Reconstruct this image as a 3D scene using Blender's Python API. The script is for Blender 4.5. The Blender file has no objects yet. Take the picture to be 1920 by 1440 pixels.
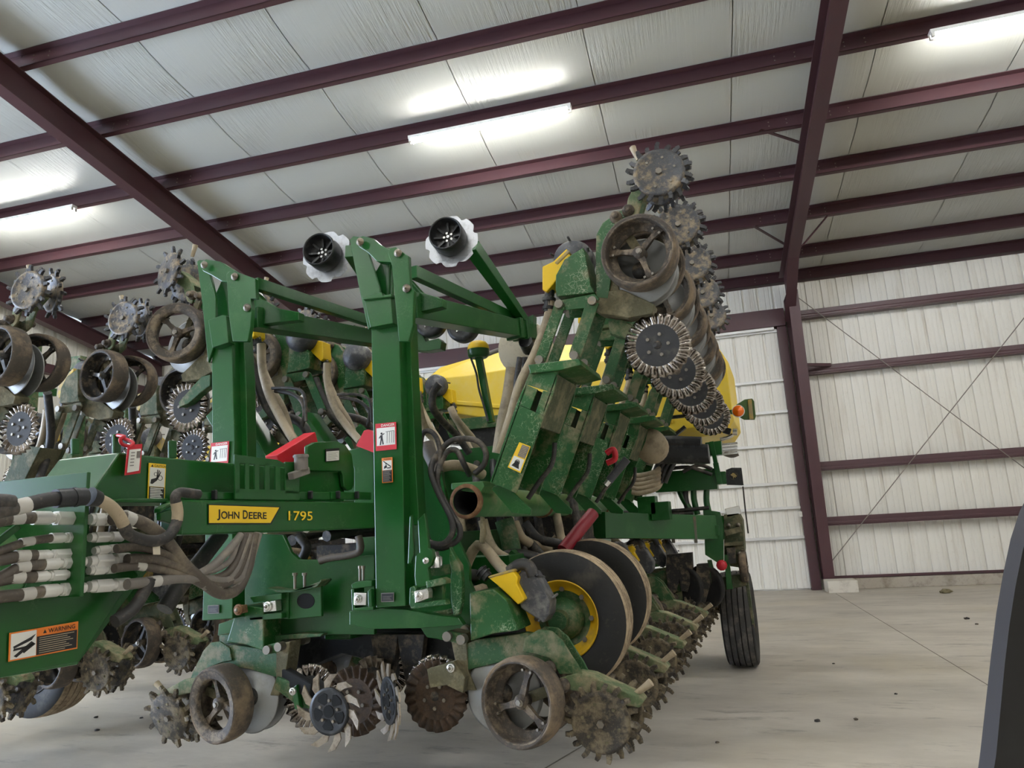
import bpy, bmesh, math, random
from mathutils import Vector, Matrix
random.seed(7)
S = bpy.context.scene
COL = S.collection
V = Vector
pi = math.pi

# ------------------------------------------------------------------ camera
F, CAMH = 1350.0, 1.5                       # focal length in pixels of a 1920 px wide frame, eye height
PITCH, ROLL, YAW = math.radians(11.33), math.radians(-3.333), math.radians(-19.7)
_cy, _sy, _cp, _sp = math.cos(YAW), math.sin(YAW), math.cos(PITCH), math.sin(PITCH)
FWD = V((_sy*_cp, _cy*_cp, _sp))
_r = V((_cy, -_sy, 0)); _u = _r.cross(FWD)
RIGHT = math.cos(ROLL)*_r + math.sin(ROLL)*_u
UP = -math.sin(ROLL)*_r + math.cos(ROLL)*_u
EYE = V((0, 0, CAMH))
cam_d = bpy.data.cameras.new('camera'); cam = bpy.data.objects.new('camera', cam_d); COL.objects.link(cam)
cam_d.sensor_width = 36; cam_d.lens = F/1920*36; cam_d.clip_start = 0.05; cam_d.clip_end = 200
M = Matrix((RIGHT, UP, -FWD)).transposed().to_4x4(); M.translation = EYE
cam.matrix_world = M
S.camera = cam
# ------------------------------------------------------------------ world, exposure
S.view_settings.view_transform = 'Standard'; S.view_settings.look = 'None'
S.view_settings.gamma = 1; S.view_settings.use_curve_mapping = False
S.view_settings.exposure = 0.9
TUBE_POWER = 85.0
W = bpy.data.worlds.new('world'); S.world = W; W.use_nodes = True
W.node_tree.nodes['Background'].inputs[0].default_value = (0.62, 0.76, 1.0, 1)
W.node_tree.nodes['Background'].inputs[1].default_value = 13.0

# ------------------------------------------------------------------ placing helpers
def ray(x, y): return RIGHT*((x-960)/F) - UP*((y-720)/F) + FWD
def hit(x, y, n, d):
    v = ray(x, y); return EYE + v*((d - n.dot(EYE))/n.dot(v))
def aY(x, y, Y): return hit(x, y, V((0, 1, 0)), Y)
def aX(x, y, X): return hit(x, y, V((1, 0, 0)), X)
def aZ(x, y, Z): return hit(x, y, V((0, 0, 1)), Z)
def aD(x, y, d): return EYE + ray(x, y)*d
BROT = math.radians(5.3)                    # the building stands 5.3 degrees off the planters
BX = V((math.cos(BROT), math.sin(BROT), 0)); BY = V((-math.sin(BROT), math.cos(BROT), 0)); ZZ = V((0, 0, 1))
def bl(x, y, z): return BX*x + BY*y + ZZ*z

# ------------------------------------------------------------------ materials
def lin(c):
    return tuple(((v/255)/12.92 if v/255 <= .04045 else ((v/255+.055)/1.055)**2.4) for v in c)
def mat(name, col, rough=.5, metal=0., dust=None, amt=0., scale=6., streak=None, bump=0., bscale=40., emit=None, spec=None, scratch=None, scr_amt=.5):
    m = bpy.data.materials.new(name); m.use_nodes = True
    nt = m.node_tree; N = nt.nodes; L = nt.links; b = N['Principled BSDF']
    c = lin(col)
    b.inputs['Base Color'].default_value = (*c, 1); b.inputs['Roughness'].default_value = rough; b.inputs['Metallic'].default_value = metal
    if spec is not None: b.inputs['Specular IOR Level'].default_value = spec
    if emit: b.inputs['Emission Color'].default_value = (*emit[0], 1); b.inputs['Emission Strength'].default_value = emit[1]
    tc = N.new('ShaderNodeNewGeometry'); last = None
    def noise(sc, det=5, rg=.6, stretch=None):
        n = N.new('ShaderNodeTexNoise'); n.inputs['Scale'].default_value = sc; n.inputs['Detail'].default_value = det; n.inputs['Roughness'].default_value = rg
        mp = N.new('ShaderNodeMapping'); L.new(tc.outputs['Position'], mp.inputs['Vector'])
        if stretch: mp.inputs['Scale'].default_value = stretch
        L.new(mp.outputs['Vector'], n.inputs['Vector']); return n
    def mix(fac, a, cb):
        x = N.new('ShaderNodeMix'); x.data_type = 'RGBA'
        L.new(fac, x.inputs[0])
        if isinstance(a, tuple): x.inputs[6].default_value = (*a, 1)
        else: L.new(a, x.inputs[6])
        x.inputs[7].default_value = (*cb, 1); return x.outputs[2]
    def ramp(src, lo, hi, top=1.):
        r = N.new('ShaderNodeMapRange'); r.inputs[1].default_value = lo; r.inputs[2].default_value = hi; r.inputs[4].default_value = top
        L.new(src, r.inputs[0]); return r.outputs[0]
    cur = c
    if dust:
        n = noise(scale, 6, .68, streak)
        cur = mix(ramp(n.outputs[0], .62-.35*amt, .78-.35*amt, min(1, .35+amt)), cur, lin(dust))
        n2 = noise(scale*7, 4, .7)
        cur = mix(ramp(n2.outputs[0], .66-.2*amt, .72-.1*amt, .5*min(1, amt+.3)), cur, lin(dust))
    if scratch:
        n3 = N.new('ShaderNodeTexVoronoi'); n3.feature = 'DISTANCE_TO_EDGE'; n3.inputs['Scale'].default_value = 34
        nz = noise(14, 3, .6); va = N.new('ShaderNodeVectorMath'); va.operation = 'ADD'
        L.new(tc.outputs['Position'], va.inputs[0])
        sc = N.new('ShaderNodeVectorMath'); sc.operation = 'SCALE'; sc.inputs['Scale'].default_value = .12; L.new(nz.outputs[1], sc.inputs[0]); L.new(sc.outputs[0], va.inputs[1]); L.new(va.outputs[0], n3.inputs['Vector'])
        r = ramp(n3.outputs[0], .05, .02)
        nm = noise(5, 4, .7); rm = ramp(nm.outputs[0], .56-.1*scr_amt, .62, scr_amt)
        mu = N.new('ShaderNodeMath'); mu.operation = 'MULTIPLY'; L.new(r, mu.inputs[0]); L.new(rm, mu.inputs[1])
        cur = mix(mu.outputs[0], cur, lin(scratch))
    if not isinstance(cur, tuple): L.new(cur, b.inputs['Base Color'])
    if bump:
        n = noise(bscale, 5, .6); bp = N.new('ShaderNodeBump'); bp.inputs['Strength'].default_value = bump; bp.inputs['Distance'].default_value = .01
        L.new(n.outputs[0], bp.inputs['Height']); L.new(bp.outputs[0], b.inputs['Normal'])
    return m
TAN = (150, 132, 104); MUD = (104, 90, 72); GREEN = (18, 78, 25)
m_green = mat('green_paint', GREEN, .28, 0, (70, 108, 60), .1, 3, scratch=(150, 165, 130), scr_amt=.1)
m_green_l = mat('green_paint_faded_and_lit', (62, 112, 60), .45, 0, (134, 132, 104), .28, 5, bump=.15)  # faded paint, also stands in for light on the tongue slope
m_green_s = mat('green_paint_scraped', GREEN, .42, 0, TAN, .3, 7, scratch=(160, 165, 138), scr_amt=.75)
m_green_d = mat('green_paint_dusty', (34, 76, 34), .6, 0, (128, 116, 88), .42, 8, bump=.3, scratch=(160, 160, 132), scr_amt=.3)
m_dustgreen = mat('dusty_arm', (88, 104, 70), .75, 0, (150, 138, 108), .5, 9, bump=.5)
m_hoseb = mat('brown_grey_hose', (78, 70, 62), .55, 0, (130, 118, 100), .35, 9)
m_olive = mat('mud_coated_green', (66, 74, 50), .8, 0, (124, 114, 88), .45, 9, bump=.6)
m_mudarm = mat('dried_mud_on_paint', (92, 88, 66), .9, 0, (142, 130, 102), .4, 9, bump=.7)
m_rub = mat('gauge_rubber_dusty', (74, 66, 58), .85, 0, (140, 120, 96), .42, 5, bump=.25)
m_cast = mat('cast_iron_dusty', (66, 58, 50), .75, 0, (136, 120, 98), .42, 14, bump=.5)
m_castd = mat('cast_iron_dark', (44, 42, 40), .6, .2, (128, 112, 90), .38, 14, bump=.4)
m_tyre = mat('tyre_rubber', (34, 33, 32), .8, 0, (92, 84, 72), .2, 3, bump=.15)
m_tread = mat('tyre_tread_dusty', (120, 104, 84), .9, 0, (176, 156, 128), .6, 8, bump=.2)
m_treadd = mat('tyre_tread_dark', (66, 64, 62), .85, 0, (110, 104, 96), .4, 8, bump=.2)
m_spike = mat('closing_wheel_black', (70, 70, 72), .5, .2, (150, 132, 104), .45, 16, bump=.4)
m_spikec = mat('closing_wheel_clean', (60, 60, 62), .45, .25, (140, 126, 104), .12, 12, bump=.2)
m_spikem = mat('closing_wheel_muddy', (56, 50, 43), .75, .1, (124, 111, 87), .52, 16, bump=.6)
m_steel = mat('polished_steel', (158, 150, 142), .25, 1., (70, 58, 46), .45, 14, bump=.08)
m_steeld = mat('tarnished_steel', (126, 114, 100), .38, .85, (72, 60, 48), .5, 14, bump=.1)
m_hub = mat('coulter_hub', (46, 46, 47), .7, 0, (90, 84, 76), .2, 12)
m_disc = mat('opener_steel', (150, 150, 148), .5, .8, (120, 116, 108), .25, 5)
m_notch = mat('galvanised_steel', (196, 198, 202), .42, .85, (150, 150, 152), .4, 9, bump=.25)
m_chrome = mat('zinc_plating', (226, 224, 220), .25, .85, (150, 144, 132), .12, 12)
m_bolt = mat('zinc_bolt', (128, 122, 112), .45, .7, TAN, .3, 20)
m_plated = mat('bright_plating', (222, 220, 214), .32, .35, (160, 154, 142), .15, 12)
m_ochre = mat('ochre_rim_paint', (206, 162, 24), .4, 0, (150, 120, 60), .3, 8)
m_band = mat('grey_band', (188, 184, 176), .6)
m_rust = mat('rusty_steel', (112, 78, 52), .8, .1, (150, 118, 84), .4, 20, bump=.3)
m_blk = mat('black_plastic', (30, 31, 33), .4, 0, (96, 94, 92), .25, 8)
m_blkg = mat('grey_black_plastic', (62, 63, 68), .45, 0, (136, 134, 130), .35, 9)
m_dark = mat('black_and_hole_shade', (10, 11, 11), .9)  # paints the shade in holes, also the black cleaner arm
m_yel = mat('yellow_paint', (232, 190, 16), .42, 0, (170, 150, 96), .18, 10)
m_yeld = mat('yellow_paint_dusty', (190, 158, 50), .6, 0, (150, 134, 100), .6, 10)
m_tank = mat('yellow_tank_plastic', (234, 202, 62), .45, 0, (232, 208, 120), .3, 2)
m_red_shade = mat('red_paint_shaded', (128, 18, 34), .45)  # the red paint with shade put into its colour
m_red = mat('red_paint', (196, 30, 46), .4, 0, (150, 60, 60), .1, 8)
m_hosek = mat('black_hose', (44, 42, 41), .55, 0, (116, 106, 94), .34, 9)
m_hoseg = mat('grey_hose', (116, 110, 104), .6, 0, (150, 140, 124), .35, 6)
m_hoset = mat('tan_hose', (172, 156, 130), .6, 0, (126, 114, 96), .4, 9)
m_white = mat('white_print', (226, 224, 216), .5)
m_ink = mat('black_print', (26, 26, 28), .5)
m_ora = mat('orange_print', (226, 124, 40), .5)
m_yp = mat('yellow_print', (240, 198, 40), .4)
m_rp = mat('red_print', (196, 36, 48), .5)
m_amber = mat('amber_lens', (255, 120, 10), .25)
m_grn2 = mat('olive_panel', (70, 96, 44), .45)
m_maroon = mat('maroon_primer', (73, 45, 50), .42, 0, (68, 46, 52), .3, 2)
m_ins = None
m_conc = mat('concrete_curb', (168, 160, 148), .85, 0, (120, 112, 100), .45, 3, bump=.3)
m_alu = mat('bright_rail', (214, 214, 212), .4, .3)
m_bulb = mat('white_enamel', (232, 232, 230), .4)
m_tube = mat('lit_tube', (255, 255, 255), .5, emit=((1.0, .99, .955), TUBE_POWER))
m_blackpanel = mat('black_panel', (20, 18, 19), .5)
m_blackedge = mat('black_panel_edge', (46, 42, 43), .6)
m_tanfan = mat('cream_plastic', (206, 196, 174), .5, 0, (160, 148, 124), .3, 8)

def wallmat():
    m = mat('white_wall_panel', (226, 224, 216), .5, 0, (196, 188, 174), .22, 1.5, streak=(3, 3, .35))
    return m
m_wall = wallmat()
m_wallrib = m_wall
def insmat():
    m = bpy.data.materials.new('white_vinyl_insulation'); m.use_nodes = True
    nt = m.node_tree; N = nt.nodes; L = nt.links; b = N['Principled BSDF']
    g = N.new('ShaderNodeTexCoord')
    b.inputs['Base Color'].default_value = (*lin((188, 189, 182)), 1); b.inputs['Roughness'].default_value = .36
    mp = N.new('ShaderNodeMapping'); mp.inputs['Scale'].default_value = (9, .35, 1); L.new(g.outputs['Object'], mp.inputs['Vector'])
    n = N.new('ShaderNodeTexNoise'); n.inputs['Scale'].default_value = 2.2; n.inputs['Detail'].default_value = 4; n.inputs['Roughness'].default_value = .7; L.new(mp.outputs[0], n.inputs['Vector'])
    mp2 = N.new('ShaderNodeMapping'); mp2.inputs['Scale'].default_value = (.5, .5, 1); L.new(g.outputs['Object'], mp2.inputs['Vector'])
    n2 = N.new('ShaderNodeTexNoise'); n2.inputs['Scale'].default_value = 1.6; L.new(mp2.outputs[0], n2.inputs['Vector'])
    r = N.new('ShaderNodeMapRange'); r.inputs[1].default_value = .42; r.inputs[2].default_value = .62; r.inputs[3].default_value = .1; L.new(n2.outputs[0], r.inputs[0])
    bp = N.new('ShaderNodeBump'); bp.inputs['Distance'].default_value = .03; L.new(n.outputs[0], bp.inputs['Height']); L.new(r.outputs[0], bp.inputs['Strength']); L.new(bp.outputs[0], b.inputs['Normal'])
    return m
m_ins = insmat()
def floormat():
    m = bpy.data.materials.new('worn_concrete'); m.use_nodes = True
    nt = m.node_tree; N = nt.nodes; L = nt.links; b = N['Principled BSDF']; b.inputs['Roughness'].default_value = .62
    g = N.new('ShaderNodeNewGeometry')
    def noise(sc, det, rg, st=(1, 1, 1), rot=0):
        mp = N.new('ShaderNodeMapping'); mp.inputs['Scale'].default_value = st; mp.inputs['Rotation'].default_value = (0, 0, rot); L.new(g.outputs['Position'], mp.inputs['Vector'])
        n = N.new('ShaderNodeTexNoise'); n.inputs['Scale'].default_value = sc; n.inputs['Detail'].default_value = det; n.inputs['Roughness'].default_value = rg; L.new(mp.outputs[0], n.inputs['Vector']); return n.outputs[0]
    def mix(f, lo, hi, a, c, top=1):
        r = N.new('ShaderNodeMapRange'); r.inputs[1].default_value = lo; r.inputs[2].default_value = hi; r.inputs[4].default_value = top; L.new(f, r.inputs[0])
        x = N.new('ShaderNodeMix'); x.data_type = 'RGBA'; L.new(r.outputs[0], x.inputs[0])
        if isinstance(a, tuple): x.inputs[6].default_value = (*a, 1)
        else: L.new(a, x.inputs[6])
        x.inputs[7].default_value = (*c, 1); return x.outputs[2]
    c = mix(noise(.7, 6, .7, (1, 2.2, 1), .1), .35, .65, lin((194, 187, 175)), lin((170, 163, 152)))
    c = mix(noise(1.3, 7, .75, (1, 3.5, 1), .25), .56, .7, c, lin((112, 106, 100)), .75)
    c = mix(noise(.35, 4, .6), .5, .72, c, lin((190, 178, 152)), .6)
    c = mix(noise(9, 6, .8), .66, .76, c, lin((98, 88, 76)), .6)
    L.new(c, b.inputs['Base Color'])
    bp = N.new('ShaderNodeBump'); bp.inputs['Strength'].default_value = .15; bp.inputs['Distance'].default_value = .01; L.new(noise(20, 6, .7), bp.inputs['Height']); L.new(bp.outputs[0], b.inputs['Normal'])
    return m
m_floor = floormat()

# ------------------------------------------------------------------ mesh builder
class MB:
    def __init__(s): s.v = []; s.f = []; s.mi = []; s.sm = []; s.mats = []
    def _m(s, m):
        if m not in s.mats: s.mats.append(m)
        return s.mats.index(m)
    def add(s, vs, fs, m, smooth=False):
        o = len(s.v); s.v += [tuple(p) for p in vs]; k = s._m(m)
        for f in fs: s.f.append([i+o for i in f]); s.mi.append(k); s.sm.append(smooth)
    def prism(s, pts, vec, m):
        n = len(pts); vec = V(vec); vs = [V(p) for p in pts] + [V(p)+vec for p in pts]
        s.add(vs, [list(range(n)), list(range(2*n-1, n-1, -1))] + [[i, (i+1) % n, (i+1) % n+n, i+n] for i in range(n)], m)
    def hexa(s, p8, m):
        s.add(p8, [[0, 1, 2, 3], [7, 6, 5, 4], [0, 4, 5, 1], [1, 5, 6, 2], [2, 6, 7, 3], [3, 7, 4, 0]], m)
    def box(s, c, ex, ey, ez, m):
        c = V(c); ex = V(ex); ey = V(ey); ez = V(ez)
        s.hexa([c-ex-ey-ez, c+ex-ey-ez, c+ex+ey-ez, c-ex+ey-ez, c-ex-ey+ez, c+ex-ey+ez, c+ex+ey+ez, c-ex+ey+ez], m)
    def bb(s, lo, hi, m):
        lo = V(lo); hi = V(hi); d = (hi-lo)/2; s.box((lo+hi)/2, (d.x, 0, 0), (0, d.y, 0), (0, 0, d.z), m)
    def bar(s, p0, p1, w, h, m, up=(0, 0, 1), w2=None, h2=None):
        p0 = V(p0); p1 = V(p1); d = (p1-p0).normalized(); a = d.cross(V(up)).normalized(); b = a.cross(d)
        w2 = w2 or w; h2 = h2 or h
        q = []
        for p, ww, hh in ((p0, w, h), (p1, w2, h2)):
            q += [p-a*ww/2-b*hh/2, p+a*ww/2-b*hh/2, p+a*ww/2+b*hh/2, p-a*ww/2+b*hh/2]
        s.hexa(q, m)
    def lathe(s, prof, o, ax, m, seg=32, smooth=True, cap=True, mfn=None):
        o = V(o); ax = V(ax).normalized(); t = V((0, 0, 1)) if abs(ax.z) < .9 else V((1, 0, 0))
        a = ax.cross(t).normalized(); b = ax.cross(a)
        vs = []
        for r, h in prof:
            for i in range(seg):
                g = 2*pi*i/seg; vs.append(o+ax*h+(a*math.cos(g)+b*math.sin(g))*r)
        fs = []
        for j in range(len(prof)-1):
            for i in range(seg): fs.append([j*seg+i, j*seg+(i+1) % seg, (j+1)*seg+(i+1) % seg, (j+1)*seg+i])
        s.add(vs, fs, m, smooth)
        if cap:
            for j in (0, len(prof)-1):
                if prof[j][0] > 1e-5: s.add(vs[j*seg:(j+1)*seg], [list(range(seg))], m)
    def cyl(s, p0, p1, r, m, seg=16, r2=None):
        p0 = V(p0); p1 = V(p1); s.lathe([(r, 0), (r2 if r2 is not None else r, (p1-p0).length)], p0, p1-p0, m, seg, seg > 6)
    def tube(s, pts, r, m, seg=10, sub=5, caps=True, rfn=None):
        P = [V(p) for p in pts]
        if len(P) > 2 and sub > 1:
            Q = []
            for i in range(len(P)-1):
                a = P[max(i-1, 0)]; b = P[i]; c = P[i+1]; d = P[min(i+2, len(P)-1)]
                for k in range(sub):
                    t = k/sub; Q.append(.5*((2*b)+(c-a)*t+(2*a-5*b+4*c-d)*t*t+(3*b-a-3*c+d)*t**3))
            Q.append(P[-1]); P = Q
        n = len(P); vs = []; nrm = None
        for i in range(n):
            d = (P[min(i+1, n-1)]-P[max(i-1, 0)])
            d = d.normalized() if d.length > 1e-9 else V((1, 0, 0))
            if nrm is None:
                t = V((0, 0, 1)) if abs(d.z) < .9 else V((1, 0, 0)); nrm = d.cross(t).normalized()
            nrm = (nrm-d*nrm.dot(d)).normalized(); b = d.cross(nrm)
            rr = rfn(i) * r if rfn else r
            for k in range(seg):
                g = 2*pi*k/seg; vs.append(P[i]+(nrm*math.cos(g)+b*math.sin(g))*rr)
        fs = [[i*seg+k, i*seg+(k+1) % seg, (i+1)*seg+(k+1) % seg, (i+1)*seg+k] for i in range(n-1) for k in range(seg)]
        s.add(vs, fs, m, True)
        if caps: s.add(vs[:seg], [list(range(seg))], m); s.add(vs[-seg:], [list(range(seg))], m)
    def mesh(s, name, origin=None, bevel=0):
        me = bpy.data.meshes.new(name)
        o = V(origin) if origin is not None else V((0, 0, 0))
        me.from_pydata([V(p)-o for p in s.v], [], s.f)
        for m in s.mats: me.materials.append(m)
        me.polygons.foreach_set('material_index', s.mi); me.polygons.foreach_set('use_smooth', s.sm)
        b = bmesh.new(); b.from_mesh(me); bmesh.ops.recalc_face_normals(b, faces=b.faces); b.to_mesh(me); b.free(); me.update()
        return me
    def build(s, name, parent=None, label=None, kind=None, local=False, bevel=0.):
        if local: o = V((0, 0, 0))
        else:
            lo = V([min(p[i] for p in s.v) for i in range(3)]); hi = V([max(p[i] for p in s.v) for i in range(3)]); o = (lo+hi)/2
        ob = bpy.data.objects.new(name, s.mesh(name, o)); COL.objects.link(ob)
        if parent is not None:
            ob.parent = parent
            ob.location = o if local else o - WLOC.get(parent.name, V((0, 0, 0)))
        else: ob.location = o
        WLOC[ob.name] = o if not local else V((0, 0, 0))
        if label: ob['label'] = label
        if kind: ob['kind'] = kind
        if bevel:
            md = ob.modifiers.new('bevel', 'BEVEL'); md.width = bevel; md.segments = 2; md.limit_method = 'ANGLE'
        return ob
WLOC = {}
def empty(name, loc, label, cat, group=None):
    o = bpy.data.objects.new(name, None); COL.objects.link(o); o.location = loc; o.empty_display_size = .2
    o['label'] = label; o['category'] = cat
    if group: o['group'] = group
    WLOC[o.name] = V(loc); return o
def tag(o, label, cat, group=None):
    o['label'] = label; o['category'] = cat
    if group: o['group'] = group
    return o
def PY(pts, Y): return [aY(x, y, Y) for x, y in pts]
def PX(pts, X): return [aX(x, y, X) for x, y in pts]

#===================================================================== BUILDING
WD = 15.56; SL = math.tan(math.radians(9.3)); ZE = 6.235; YE = 15.41
def rz(y): return ZE + (YE-y)*SL          # underside of the purlins
XL, XR, YF, YR = -13.7, 16.0, -16.0, 1.0   # gable walls, front wall, ridge
def rzz(y): return rz(y) if y >= YR else rz(2*YR-y)
mb = MB(); mb.prism([bl(XL-.3, YF-.3, -.2), bl(XR+.3, YF-.3, -.2), bl(XR+.3, WD+1.2, -.2), bl(XL-.3, WD+1.2, -.2)], (0, 0, .2), m_floor)
floor = mb.build('floor', kind='structure')
def line(a, b, w, parent, name, m, z=.0):
    d = (b-a).normalized(); n = d.cross(ZZ)*w/2; q = MB(); q.prism([a-n, a+n, b+n, b-n], (0, 0, .0015), m); return q.build(name, parent)
m_joint = mat('joint_dark', (112, 104, 94), .9)
line(V((*aZ(1567, 1113, 0)[:2], 0)), V((*aZ(1858, 1288, 0)[:2], 0)) + (aZ(1858, 1288, 0)-aZ(1567, 1113, 0))*.4, .009, floor, 'control_joint', m_joint)
line(V((*aZ(1060, 1418, 0)[:2], 0)) + (aZ(1060, 1418, 0)-aZ(1240, 1310, 0))*.3, V((*aZ(1240, 1310, 0)[:2], 0)), .012, floor, 'control_joint', m_joint)

# roof: insulation strips between seams, on a carrier sheet
T = .22
mb = MB()
q = [bl(XL, WD+.1, rz(WD+.1)+T+.05), bl(XR, WD+.1, rz(WD+.1)+T+.05), bl(XR, YR, rz(YR)+T+.05), bl(XL, YR, rz(YR)+T+.05)]
mb.prism(q, (0, 0, .08), m_ins)
q = [bl(XL, YF, rzz(YF)+T+.05), bl(XR, YF, rzz(YF)+T+.05), bl(XR, YR, rz(YR)+T+.05), bl(XL, YR, rz(YR)+T+.05)]
mb.prism(q, (0, 0, .08), m_ins)
ceiling = mb.build('ceiling', kind='structure')
PURL = [15.41, 14.42, 13.04, 11.75, 10.44, 9.14, 7.80, 6.47, 5.15, 3.8, 2.45]
step = 1.83; x = XL
gx = Matrix((BX, BY, ZZ)).transposed()
while x < XR-.1:
    x1 = min(x+step, XR)
    mb = MB()
    vs = []; fs = []
    edges = [WD+.05]+[p for p in PURL]+[YR]
    NX = 5; rows = []
    for i in range(len(edges)-1):
        for k in range(6):
            t = k/6; y = edges[i]+(edges[i+1]-edges[i])*t
            sag = .045*math.sin(pi*t)
            rows.append((y, sag))
    rows.append((YR, 0))
    for y, sag in rows:
        for j in range(NX+1):
            xx = x+.006+(x1-x-.012)*j/NX; ed = .012*(1-abs(2*j/NX-1)**4)
            vs.append(bl(xx, y, rz(y)+T-sag-ed+.012))
    for i in range(len(rows)-1):
        for j in range(NX): a = i*(NX+1)+j; fs.append([a, a+1, a+NX+2, a+NX+1])
    mb.add(vs, fs, m_ins, True)
    ob = mb.build('insulation_strip', ceiling)
    # rotate into building axes so that object coordinates run along the strip
    ob.data.transform(Matrix.Rotation(-BROT, 4, 'Z')); ob.rotation_euler = (0, 0, BROT)
    x = x1
for i, y in enumerate(PURL):
    mb = MB(); z0 = rz(y); d = V(bl(0, -1, SL)).normalized()       # up the slope, toward the room
    n = d.cross(BX); n = n if n.z > 0 else -n
    for x0, x1 in ((XL+.1, XR-.1),):
        a = bl(x0, y, z0); b = bl(x1, y, z0)
        hgt = .205; th = .012; fl = .075
        def zsec(c): return [c, c+n*hgt, c+n*hgt-d*fl, c+n*hgt-d*fl-n*.01, c+n*(hgt-.01)-d*th, c-d*th+n*.01]
        mb.prism([a, b, b+n*hgt, a+n*hgt], -d*th, m_maroon)           # web
        mb.prism([a, b, b-d*fl, a-d*fl], n*.01, m_maroon)             # lower flange (away)
        mb.prism([a+n*hgt, b+n*hgt, b+n*hgt+d*fl, a+n*hgt+d*fl], -n*.01, m_maroon)
        mb.prism([a-d*fl, b-d*fl, b-d*fl+n*.022, a-d*fl+n*.022], d*.006, m_maroon)
    if i == 0:
        mb.prism([a-d*.02, b-d*.02, b-d*.02+n*hgt, a-d*.02+n*hgt], -d*.12, m_maroon)
    mb.build('purlin', ceiling, kind='structure')
    bo = MB()
    for xc in (2.02, -8.08):
        for dx in (-.55, -.3, .3, .55):
            for hh in (.07, .14):
                p = bl(xc+dx, y, z0)+n*hh+d*.001; bo.cyl(p-d*.004, p+d*.006, .011, m_bolt, 6)
    bo.build('purlin_bolts', ceiling, kind='stuff')
def rafter(xc, dep0=.42, dep1=.55):
    mb = MB()
    def at(y, off): return bl(xc, y, rzz(y)-off)
    hw = .1; ft = .014
    ys = [15.2, 13.6, 10, 6, YR]; deps = [.95, .42, .42, .42, .5]
    for (ya, da), (yb, db) in zip(zip(ys, deps), list(zip(ys, deps))[1:]):
        A = [at(ya, 0), at(yb, 0), at(yb, db), at(ya, da)]
        mb.prism([p-BX*.006 for p in A], BX*.012, m_maroon)
        for oa, ob_ in ((0, 0), (da, db)):
            sgn = -1 if oa == 0 else 1
            a = at(ya, oa); b = at(yb, ob_)
            mb.prism([a-BX*hw, a+BX*hw, b+BX*hw, b-BX*hw], ZZ*(-ft if oa == 0 else ft), m_maroon)
    mb.build('rafter', ceiling, kind='structure', bevel=.002)
    for y in PURL[1:]:
        c = MB(); p = bl(xc, y+.03, rz(y)+.1); c.box(p, BX*.09, BY*.006, ZZ*.09, m_maroon)
        c.build('purlin_clip', ceiling)
rafter(2.02); rafter(-8.08)
for (a, b) in (((1425, 243), (1508, 270)), ((1413, 424), (1475, 460)), ((1552, 404), (1505, 460))):
    ya = PURL[4] if a[1] < 300 else PURL[2]
    n_ = V((0, 0, 1))
    pa = hit(a[0], a[1], BY, ya-.02); pb = hit(b[0], b[1], BX, 2.02)
    q = MB(); q.bar(pa, pb, .05, .012, m_maroon); q.build('flange_brace', ceiling)

# far side wall, its panels, girts, column
def wallpanels(parent, x0, x1, z0, z1, o, ex, ny, skin, w=.914, name='wall_panel', ns=3):
    k = 0; x = x0
    while x < x1-.01:
        xe = min(x+w, x1); mb = MB(); prof = []
        p = xe-x; nr = max(1, round(p/.305)); st = p/nr
        for r in range(nr):
            c = x+r*st
            prof += [(c, 0), (c+.10, 0), (c+.104, -.006), (c+.122, -.006), (c+.126, 0), (c+.185, 0), (c+.189, -.006), (c+.207, -.006), (c+.211, 0), (c+.243, 0), (c+.252, -.036), (c+.296, -.036)]
            prof = [(min(a, c+st), b) for a, b in prof]
        prof.append((xe, 0)); n = len(prof)
        vs = [o+ex*a+ny*b+ZZ*z for z in (z0, z1) for a, b in prof]
        mb.add(vs, [[i, i+1, n+i+1, n+i] for i in range(n-1)], skin)
        mb.build(name, parent); x = xe
mb = MB(); mb.prism([bl(XL, WD+.04, 0), bl(XR, WD+.04, 0), bl(XR, WD+.04, 6.6), bl(XL, WD+.04, 6.6)], BY*.1, m_wall)
wall_back = mb.build('wall_back', kind='structure')
wallpanels(wall_back, 2.15, 13.0, .2, 6.45, BY*WD, BX, BY*-1, m_wall)
wallpanels(wall_back, XL, 2.15, 5.6, 6.45, BY*WD, BX, BY*-1, m_wall)
wallpanels(wall_back, XL, -7.7, .2, 5.6, BY*WD, BX, BY*-1, m_wall)
mb = MB()
mb.prism([bl(2.2, WD-.16, 0), bl(13, WD-.16, 0), bl(13, WD-.16, .2), bl(2.2, WD-.16, .2)], BY*.2, m_conc); mb.build('concrete_curb', wall_back, bevel=.01)
mb = MB(); c = bl(2.24, 14.98, 0)
mb.box(c+ZZ*.11, BX*.26, BY*.24, ZZ*.11, mat('pale_concrete', (206, 200, 188), .85, 0, (170, 162, 150), .3, 6)); mb.build('column_footing', wall_back, bevel=.012)
def girt(x0, x1, z, name='girt', h=.17, dep=.19, m=None):
    mb = MB(); m = m or m_maroon; y = WD-.03
    def pr(zz): return [(y, 0), (y-dep, 0), (y-dep, .03), (y-dep+.012, .03), (y-dep+.012, .012), (y, .012)]
    a = [bl(x0, yy, z+zz) for yy, zz in [(y, 0), (y-dep, 0), (y-dep, h), (y-dep+.02, h), (y-dep+.02, .05), (y-dep+.05, .03), (y, .02)]]
    mb.prism(a, BX*(x1-x0), m)
    mb.prism([bl(x0, y-dep-.002, z+h*.5), bl(x0, y-dep-.012, z+h*.4), bl(x0, y-dep-.012, z+h*.15), bl(x0, y-dep-.002, z+.02)], BX*(x1-x0), m)
    mb.build(name, wall_back, bevel=.003)
for z in (1.2, 2.27, 4.2, 5.38): girt(2.1, 13, z)
girt(2.1, 13, .205, 'base_angle', .05, .14)
mb = MB()       # tapered column: two flanges and a web
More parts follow.
